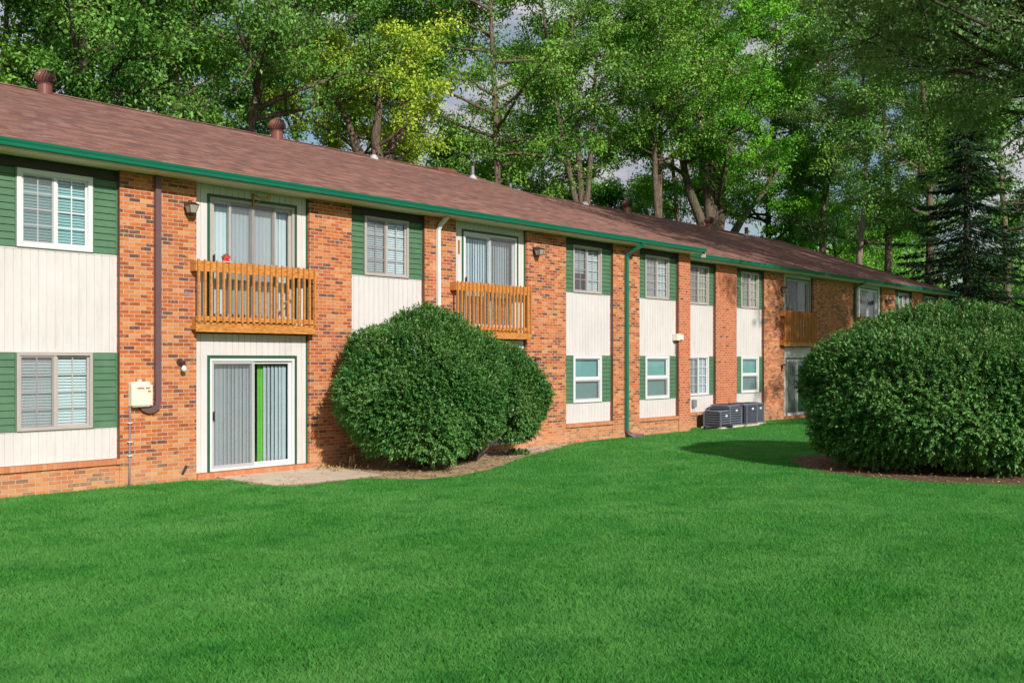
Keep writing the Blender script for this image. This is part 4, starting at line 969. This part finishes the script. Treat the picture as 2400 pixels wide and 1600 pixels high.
def shrub_stems(mb, base, targets, rng, r0=0.022):
    for tx in targets:
        bx = (base[0]+rng.uniform(-.18, .18), base[1]+rng.uniform(-.15, .15), -0.03)
        mid = ((bx[0]*0.45+tx[0]*0.55)+rng.uniform(-.1, .1), (bx[1]*0.45+tx[1]*0.55)+rng.uniform(-.1, .1), tx[2]*0.45)
        mb.tube([bx, mid, tx], [r0, r0*0.7, r0*0.25], 6)
rng = np.random.default_rng(11); pr = random.Random(4)
def make_shrub(base, parts, label, nst, shoots=0, seed=1, leaf=0.064):
    t = thing('round_shrub', (base[0], base[1], 0), label, 'shrub', 'big clipped shrubs')
    VV = []; SH = []
    for (c, r, n, ph, bare, lobe) in parts:
        V, P, sd = shrub_foliage(rng, r, c, n, leaf=leaf, seedphase=ph, bare=bare, lobe=lobe); VV.append(V); SH.append((P, sd))
    V = np.concatenate(VV); np_mesh('foliage', V, 4, 'leaf_bush', t, rng.random(len(V)//4), origin=(base[0], base[1], 0))
    mb = MB()
    tg = []
    for (c, r, n, ph, bare, lobe) in parts:
        for k in range(nst):
            a = pr.uniform(0, 2*pi); rr = pr.uniform(0.2, 0.75); tg.append((c[0]+r[0]*rr*cos(a), c[1]+r[1]*rr*sin(a), c[2]+r[2]*pr.uniform(0.0, 0.6)))
    shrub_stems(mb, base, tg, pr, 0.03); mb.build('stems', 'bark_dark', t)
    # pale new shoots standing out of the top
    if shoots:
        CC, DD = [], []
        P = np.concatenate([s[0] for s in SH]); up = P[:, 2] > np.quantile(P[:, 2], 0.62); P = P[up]
        idx = rng.choice(len(P), shoots, replace=False); P = P[idx]; n = len(P)
        d = unit(rng.normal(0, 0.35, (n, 3))+np.array([0, 0, 1.0])); ll = rng.uniform(0.05, 0.24, n)**1.0; L_ = []
        for k in range(10):
            t_ = k/10; ang = k*2.4; side = np.stack([np.full(n, cos(ang)), np.full(n, sin(ang)), np.full(n, 0.6)], 1)
            L_.append(leaves(P+d*(ll*t_+0.04)[:, None], side+d*0.8, d+rng.normal(0, .3, (n, 3)), np.full(n, 0.036), np.full(n, 0.013)))
        V = np.concatenate(L_); np_mesh('new_shoots', V, 4, 'shoot', t, rng.random(len(V)//4), origin=(base[0], base[1], 0))
    return t
make_shrub((13.55, -1.60), [((13.62, -1.65, 1.48), (1.62, 1.32, 1.46), 13000, 0.4, lambda P: (P[:, 2] < 0.9) & ((((P[:, 0]-13.8)/1.15)**2+(P[:, 1]+1.65)**2) > (0.80+P[:, 2]*0.75)**2), 0.16)],
           'large round green shrub in front of the cream siding between the first two balconies', 26, 170, 1)
make_shrub((15.25, -1.30), [((16.42, -1.10, 1.28), (1.08, 0.95, 1.08), 6800, 2.1, lambda P: (P[:, 2] < 0.95) & (P[:, 0] < 16.15), 0.16),
                           ((15.55, -1.08, 1.66), (1.0, 0.8, 0.95), 3800, 3.3, None, 0.16)],
           'smaller leaning shrub behind the large round one, bare stems showing low down', 14, 90, 2)
make_shrub((20.5, -9.3), [((20.62, -9.3, 1.42), (2.58, 2.55, 1.60), 29000, 1.3, lambda P: (P[:, 2] < 0.35) & (rng.random(len(P)) < 0.4), 0.13)],
           'huge round green shrub in a mulch bed at the right edge of the lawn', 40, 1500, 3, leaf=0.068)

# dried clump and sprig
def clump(x, y, n, h, mat, label, name, cat, wd=0.02, spread=0.2):
    m = MB(); r = random.Random(int(x*100))
    for i in range(n):
        a = r.uniform(0, 2*pi); l = r.uniform(0.4, 1)*h; ox, oy = r.uniform(-.1, .1)*spread*5, r.uniform(-.1, .1)*spread*5
        ex, ey = x+ox+cos(a)*l*0.8, y+oy+sin(a)*l*0.8; ez = r.uniform(0.01, 0.7)*h
        mx, my, mz = x+ox+cos(a)*l*0.35, y+oy+sin(a)*l*0.35, l*0.7
        sx, sy = -sin(a)*wd, cos(a)*wd
        m.quad((x+ox, y+oy, 0), (mx+sx, my+sy, mz), (ex, ey, ez), (mx-sx, my-sy, mz))
    return tag(m.build(name, mat), label, cat)
clump(12.95, -0.35, 60, 0.34, 'dried', 'withered tan plant clump at the foot of the brick left of the large shrub', 'dried_plant', 'plant')
clump(12.45, -0.55, 40, 0.16, 'dried', 'low heap of dead leaves on the soil beside the patio', 'dead_leaves', 'leaves', spread=0.9)
clump(16.9, -1.25, 50, 0.22, 'leaf_bush', 'low green sprig growing on the soil under the smaller shrub', 'low_sprig', 'plant', 0.03, 0.5)
# leaf litter as uncountable stuff
def litter():
    n = 4500; px = R.uniform(9.9, 21, n); py = R.uniform(-3.2, 0, n); ok = inside(px, py, SOIL); px = px[ok]; py = py[ok]
    x2 = R.uniform(17, 24, 2600); y2 = R.uniform(-12.6, -6, 2600); ok = inside(x2, y2, MULCH); px = np.concatenate([px, x2[ok]]); py = np.concatenate([py, y2[ok]])
    k = R.random(len(px)) < np.where(inside(px, py, PATIO), 0.12, 1.0); px = px[k]; py = py[k]; n = len(px)
    C = np.stack([px, py, R.uniform(0.018, 0.035, n)], 1); D = R.normal(0, 1, (n, 3)); D[:, 2] *= 0.2; Nn = R.normal(0, 0.3, (n, 3)); Nn[:, 2] += 1
    V = leaves(C, D, Nn, R.uniform(0.03, 0.09, n), R.uniform(0.01, 0.04, n))
    tag(np_mesh('leaf_litter', V, 4, 'dried', rnd=R.random(n)), 'dry leaf and twig litter scattered on the bare soil and mulch', 'litter', kind='stuff')
litter()

# ================================================================ trees
def branch_path(r, p, d, length, n, wob, up):
    pts = [Vector(p)]; d = Vector(d).normalized()
    for i in range(n):
        d = (d+Vector((r.gauss(0, wob), r.gauss(0, wob), r.gauss(0, wob*0.7)+up))).normalized()
        pts.append(pts[-1]+d*(length/n))
    return pts
def tree(x, y, H, Rc, z_crown, leafmat, label, seed, bark='bark', r0=0.32, forks=None, nleaf=60000, leaf=0.15, nlimb=16, lean=(0, 0), cat='tree', name='tree', droop=0.0, clus=0.62, group='tall trees behind the building', top=1.0, dead=0, vine=0.0):
    r = random.Random(seed); g = np.random.default_rng(seed)
    t = thing(name, (x, y, 0), label, cat, group)
    mb = MB(); nodes = []
    stems = []
    if not forks: forks = [(0.0, 0, 0, 1.0)]
    # common trunk up to the fork height, then stems
    zf = max(f[0] for f in forks)
    trunk = [Vector((x, y, -0.2)), Vector((x+lean[0]*0.15, y+lean[1]*0.15, H*0.12))]
    if zf > 0:
        fk = Vector((x+lean[0]*0.3, y+lean[1]*0.3, zf)); mb.tube([(x, y, -0.2), (x, y, 0.4), tuple((trunk[1]*0.6+fk*0.4)), tuple(fk)], [r0*1.3, r0*1.05, r0*0.95, r0*0.9], 10)
    else: fk = Vector((x, y, -0.2))
    for (z_, dx, dy, sc_) in forks:
        n = 9; top_ = Vector((x+lean[0]+dx, y+lean[1]+dy, H*sc_)); pts = []
        rad0 = r0*(0.72 if zf > 0 else 1.0)*(0.8+0.2*sc_)
        for i in range(n+1):
            s_ = i/n; p = fk.lerp(top_, s_)
            bow = sin(s_*pi)*0.35; p += Vector((dx*0.25*bow+sin(seed+s_*7)*0.25*min(1, s_*3), dy*0.2*bow+cos(seed*2+s_*6)*0.25*min(1, s_*3), 0)); pts.append(p)
        mb.tube([tuple(p) for p in pts], [max(0.03, rad0*(1-0.88*(i/n)**0.9)) for i in range(n+1)], 8)
        stems.append((pts, rad0))
    for (pts, rad0) in stems:
        k = max(5, int(nlimb/len(stems)))
        for i in range(k):
            s_ = 0.10+0.9*(i+r.random())/k; zz = z_crown+(H-z_crown)*s_*0.97
            # position on the stem at zz
            p = None
            for a, b_ in zip(pts[:-1], pts[1:]):
                if a.z <= zz <= b_.z: p = a.lerp(b_, (zz-a.z)/max(1e-6, b_.z-a.z)); break
            if p is None: continue
            az = r.uniform(0, 2*pi); prof = math.sin(pi*min(1, max(0.08, (s_*0.80+0.12))))**0.6
            L_ = Rc*prof*r.uniform(0.75, 1.1); up = r.uniform(0.1, 0.7)-droop
            pp = branch_path(r, p, (cos(az), sin(az), up), L_, 6, 0.13, 0.03-droop*0.06)
            rb = max(0.03, rad0*0.38*(1-s_*0.6)); mb.tube([tuple(q) for q in pp], [rb*(1-0.85*j/6) for j in range(7)], 6, cap=False)
            nodes += [(q, 0.7) for q in pp[3:]]
            for j in range(2, 7):
                for _ in range(2):
                    if r.random() < 0.85:
                        d = (pp[j]-pp[j-1]).normalized(); sd_ = Vector((r.gauss(0, 1), r.gauss(0, 1), r.gauss(0.15, 0.5))).normalized()
                        q2 = branch_path(r, pp[j-1].lerp(pp[j], r.random()), d*0.5+sd_, L_*r.uniform(0.22, 0.42), 3, 0.2, 0.02-droop*0.1)
                        mb.tube([tuple(q) for q in q2], [rb*0.4, rb*0.3, rb*0.2, rb*0.08], 4, cap=False)
                        nodes += [(q, 1.0) for q in q2[1:]]
        nodes += [(q, 0.8) for q in pts[-3:]]
        if vine: nodes += [(a.lerp(b_, k2/4), vine*0.8) for a, b_ in zip(pts[2:-1], pts[3:]) for k2 in range(4)]
    for _ in range(dead):
        p = stems[0][0][4].copy(); az = r.uniform(0, 2*pi); pp = branch_path(r, (p.x, p.y, r.uniform(z_crown*0.7, z_crown)), (cos(az), sin(az), 0.1), 3.0, 6, 0.25, -0.1)
        mb.tube([tuple(q) for q in pp], [0.05*(1-0.8*j/6) for j in range(7)], 5)
    o = mb.build('trunk', bark, t)
    o.data.polygons.foreach_set('use_smooth', [True]*len(o.data.polygons))
    # leaves round the nodes: every node carries a flattened spray
    P = np.array([tuple(q[0]) for q in nodes]); W = np.array([q[1] for q in nodes])*np.exp(g.normal(0, 0.75, len(nodes))); W[P[:, 2] < z_crown-1.0] *= 0.2
    cnt = g.multinomial(nleaf, W/W.sum()); idx = np.repeat(np.arange(len(P)), cnt); n = len(idx)
    cr_ = g.uniform(0.6, 1.25, len(P))*clus
    off = unit(g.normal(size=(n, 3)))*(g.random(n)**0.45)[:, None]*cr_[idx][:, None]*np.array([1.0, 1.0, 0.62])
    C = P[idx]+off; C[:, 2] -= 0.10*(off[:, 0]**2+off[:, 1]**2)
    D = unit(off+g.normal(0, 0.5, (n, 3)))+np.array([0, 0, -0.35]); Nn = g.normal(0, 0.55, (n, 3))+np.array([0, 0, 0.8])+off*0.5
    ln = g.uniform(0.7, 1.3, n)*leaf; wd = ln*g.uniform(0.42, 0.6, n)
    V = leaves(C, D, Nn, ln, wd)
    crnd = g.random(len(P)); rn = np.clip(crnd[idx]*0.60+g.random(n)*0.40, 0, 1)
    np_mesh('crown', V, 4, leafmat, t, rn, origin=(x, y, 0))
    return t
def at(px, Dp):    # spot behind the facade that stands over photo column px, Dp metres beyond the camera's line parallel to it
    c, s, f = 0.74875, 0.66285, 2361.0
    return Dp*(c*f+(px-1200)*s)/(c*(3290-px))

def T(px, Dp, *a, **k):
    return tree(at(px, Dp), Dp-16.07, *a, **k)
# main row, left to right
T(225, 37, 21, 6.5, 7.5, 'leaf_dark', 'dark green broadleaf tree with a thick dark trunk behind the first turbine vent', 1, 'bark_dark', 0.42, nleaf=49267, leaf=0.179, lean=(-0.3, 0), nlimb=26, clus=0.75, vine=0.35)
T(0, 42, 22, 6.5, 7.5, 'leaf_mid', 'green tree at the far left edge above the roof', 21, r0=0.3, nleaf=53746, leaf=0.213, nlimb=22, clus=0.8)
T(400, 44, 23, 6.5, 7.5, 'leaf_mid', 'glossy green tree between the dark trunk and the leaning trunk', 22, r0=0.3, nleaf=60463, leaf=0.202, nlimb=24, clus=0.8)
T(525, 36.5, 23, 6.4, 8.0, 'leaf_dark', 'tall tree with a right leaning trunk left of the second turbine vent', 2, r0=0.44, lean=(3.2, 0.5), nleaf=33591, leaf=0.168, dead=2, nlimb=22, clus=0.75)
T(690, 50, 27, 6.8, 8.5, 'leaf_dark', 'deep green tree behind the leaning trunk', 23, r0=0.3, nleaf=53746, leaf=0.235, nlimb=24, clus=0.85)
T(905, 35.5, 16.6, 6.0, 8.6, 'leaf_yellow', 'yellow green tree with forked pale trunk, brightest crown on the left', 3, r0=0.46, forks=[(10.3, -1.2, 0, 1), (10.3, 1.6, 0.5, 0.95), (10.3, -3.2, 1, 0.9)], nleaf=27768, leaf=0.168, nlimb=20, clus=0.7)
T(950, 47, 28, 7.0, 9.5, 'leaf_mid', 'tall green tree rising behind the yellow green crown', 24, r0=0.35, nleaf=60463, leaf=0.224, nlimb=26, clus=0.85)
T(1158, 37, 27, 6.8, 10.0, 'leaf_mid', 'vine clad tree with a straight trunk above the grey roof pipe', 4, r0=0.34, nleaf=44788, leaf=0.179, dead=3, nlimb=26, clus=0.8, vine=1.0)
T(1375, 38, 28, 7.6, 13.0, 'leaf_mid', 'open branching tree with a long left leaning limb above the ridge', 5, r0=0.34, forks=[(9.5, -3.8, 0, 0.9), (9.5, 0.5, 1.0, 1.0), (9.5, 2.4, 0, 0.9)], lean=(-1.0, 0), nleaf=38070, leaf=0.190, nlimb=28, clus=0.8)
T(1270, 52, 27, 7.5, 6.5, 'leaf_dark', 'far green tree seen between the vine clad and the open branching tree', 25, r0=0.3, nleaf=53746, leaf=0.246, nlimb=24, clus=0.9)
T(1548, 36.5, 30, 6.8, 12.5, 'leaf_mid', 'slender tree with a deeply forked pale trunk beside the third turbine vent', 6, r0=0.36, forks=[(9.5, -2.2, 0, 1.0), (9.5, 1.0, 1, 0.9)], nleaf=33591, leaf=0.190, nlimb=26, clus=0.8)
T(1600, 44, 31, 6.0, 12, 'leaf_mid', 'thin trunked tree just right of the forked pale trunk', 7, r0=0.30, lean=(-2.0, 0), nleaf=29112, leaf=0.224, nlimb=22, clus=0.85)
T(1470, 58, 19, 8, 4, 'leaf_dark', 'low dark tree filling the gap behind the forked trunk', 26, r0=0.3, nleaf=50386, leaf=0.280, nlimb=22, clus=1.0)
T(1150, 58, 19, 8, 4, 'leaf_dark', 'low dark tree behind the vine clad trunk', 33, r0=0.3, nleaf=40309, leaf=0.280, nlimb=22, clus=1.0)
T(1668, 36, 30, 9.0, 9.5, 'leaf_vivid', 'vivid green maple with a huge trunk splitting into many limbs', 8, r0=0.66, forks=[(8.8, -1.4, 0, 0.95), (8.8, 1.6, 0.6, 1.0), (8.8, 4.5, 0, 0.8), (8.8, 7.5, -1, 0.55), (8.8, -3.8, 1, 0.75)], nleaf=76140, leaf=0.190, nlimb=46, clus=0.85)
T(1810, 40, 33, 8.5, 8, 'leaf_vivid', 'second vivid green tree behind the right side of the maple', 27, r0=0.4, nleaf=58225, leaf=0.235, nlimb=34, clus=0.95)
T(2018, 25.0, 22, 3.4, 13, 'leaf_mid', 'slim straight pinkish trunk rising over the end of the roof', 9, 'bark_pink', 0.30, nleaf=5374, leaf=0.146, nlimb=12)
T(1950, 36, 15, 8.0, 3.5, 'leaf_vivid', 'low bright green tree behind the far end of the roof', 28, r0=0.3, nleaf=49267, leaf=0.202, nlimb=26, clus=0.9)
T(1935, 34.5, 36, 8.0, 12, 'leaf_mid', 'very tall tree above the low bright green one', 34, r0=0.4, nleaf=64494, leaf=0.224, nlimb=30, clus=0.9)
T(2075, 28, 30, 7.5, 8, 'leaf_grey', 'grey green tree behind the slim pinkish trunk', 29, r0=0.4, nleaf=78827, leaf=0.202, nlimb=32, clus=0.9)
T(2170, 20, 23, 6.0, 7.0, 'leaf_dark', 'dark tree with a stout brown trunk just past the roof corner', 10, 'bark', 0.36, nleaf=57329, leaf=0.157, nlimb=26, clus=0.8)
T(2205, 27, 5.5, 3.2, 0.8, 'leaf_vivid', 'bright green low tree beside the building corner', 30, r0=0.14, nleaf=13436, leaf=0.134, clus=0.5, group='low trees past the building')
T(2390, 25, 6.5, 4.2, 0.8, 'leaf_vivid', 'pale green low tree at the right edge above the big shrub', 31, r0=0.14, nleaf=17915, leaf=0.157, clus=0.6, group='low trees past the building')
T(2350, 18, 22, 6.5, 4, 'leaf_dark', 'deep green tree behind the spruce near the right edge', 32, r0=0.32, nleaf=57329, leaf=0.179, nlimb=28, clus=0.8)
# big tree on the right, trunk beyond the frame
tree(34.6, -9.8, 18.5, 10.0, 6.0, 'leaf_grey', 'big dull green tree overhanging from the right edge, nearest of the tall trees', 12, 'bark_dark', 0.42, forks=[(8.5, -6.5, 3.5, 0.92), (8.5, -3.0, -1, 1.0), (8.5, -8.5, 1.5, 0.80), (8.5, -2.0, 5.0, 0.85)], nleaf=140000, leaf=0.13, nlimb=60, clus=0.72, group='tall trees beside the lawn')
# trees standing to the right of the view; their shade reaches the far wing
tree(41.0, -13.0, 22, 7.6, 5, 'leaf_dark', 'tree outside the photo on the right, shading the far end of the building', 13, nleaf=46000, leaf=0.26, clus=0.95, nlimb=34, group='tall trees beside the lawn')
tree(29.0, -19.5, 16, 6.0, 7, 'leaf_dark', 'tree outside the photo beside the lawn, its shade dappling the red piers', 14, nleaf=17000, leaf=0.22, nlimb=20, group='tall trees beside the lawn')

def spruce(x, y, H, Rb, label, seed):
    r = random.Random(seed); g = np.random.default_rng(seed); t = thing('spruce_tree', (x, y, 0), label, 'tree', 'evergreens past the building')
    mb = MB(); mb.tube([(x, y, -0.2), (x+0.1, y, H*0.5), (x, y, H)], [0.26, 0.16, 0.02], 9); VV = []; 
    z = 1.6
    while z < H-0.3:
        k = 1-(z-1.0)/(H-1.0); nb = r.choice([4, 5, 6, 7])
        for i in range(nb):
            az = 2*pi*(i+r.random()*0.8)/nb; L_ = Rb*(k**0.8)*r.uniform(0.45, 1.2)+0.2
            dz = r.uniform(-0.3, 0.3); dr = r.uniform(0.3, 0.6); pts = [Vector((x, y, z+dz))]
            for j in range(1, 8):
                s_ = j/7; pts.append(Vector((x+cos(az)*L_*s_, y+sin(az)*L_*s_, z+dz+L_*(-dr*s_+0.26*s_*s_))))
            mb.tube([tuple(p) for p in pts], [0.045*(1-0.9*j/7)*(0.4+k) for j in range(8)], 4, cap=False)
            n = int(44*L_)
            s_ = g.uniform(0.1, 1, n)**0.8; C = np.stack([x+np.cos(az)*L_*s_, y+np.sin(az)*L_*s_, z+dz+L_*(-dr*s_+0.26*s_*s_)], 1)
            side = g.choice([-1, 1], n)[:, None]*np.array([[-sin(az), cos(az), 0]]); wl = (1.1-s_)[:, None]*L_*0.34
            C = C+side*wl*g.random((n, 1)); D = side*0.8+np.array([[cos(az), sin(az), -0.45]])+g.normal(0, 0.25, (n, 3))
            VV.append(leaves(C, D, g.normal(0, .35, (n, 3))+np.array([0, 0, 1.0]), g.uniform(0.22, 0.45, n), g.uniform(0.05, 0.10, n)))
        z += r.uniform(0.22, 0.46)*(0.7+0.5*k)
    mb.build('trunk', 'bark_dark', t)
    V = np.concatenate(VV); np_mesh('crown', V, 4, 'leaf_spruce', t, g.random(len(V)//4), origin=(x, y, 0))
spruce(53.6, 0.6, 14.5, 6.6, 'dark drooping spruce just past the building corner, behind the big right shrub', 3)

# far wood closing the view behind the trees
def far_wood():
    g = np.random.default_rng(99); VV = []; n = 110000
    a = g.uniform(-0.75, 0.62, n); Zd_ = g.uniform(95, 135, n); X = a*Zd_
    c, s = cos(radians(41.516)), sin(radians(41.516))
    px = CX+Zd_*c+X*s; py = CY+Zd_*s-X*c
    hh = 14+4*np.sin(a*23)+3*np.sin(a*51+1); z = hh*g.random(n)**0.8
    ok = (py > 40) | (px > 70); C = np.stack([px, py, z], 1)[ok]; n = len(C)
    cl = g.normal(0, 1, (n, 3)); V = leaves(C+cl*0.8, g.normal(0, 1, (n, 3)), g.normal(0, .6, (n, 3))+np.array([0, 0, .8]), g.uniform(.5, .95, n), g.uniform(.3, .5, n))
    tag(np_mesh('distant_wood', V, 4, 'leaf_dark', rnd=g.random(n)), 'far off wood reading as one green mass behind the tall trees', 'wood', kind='stuff')
far_wood()
bpy.context.view_layer.update()
for o in bpy.data.objects:
    if '_o' in o: del o['_o']
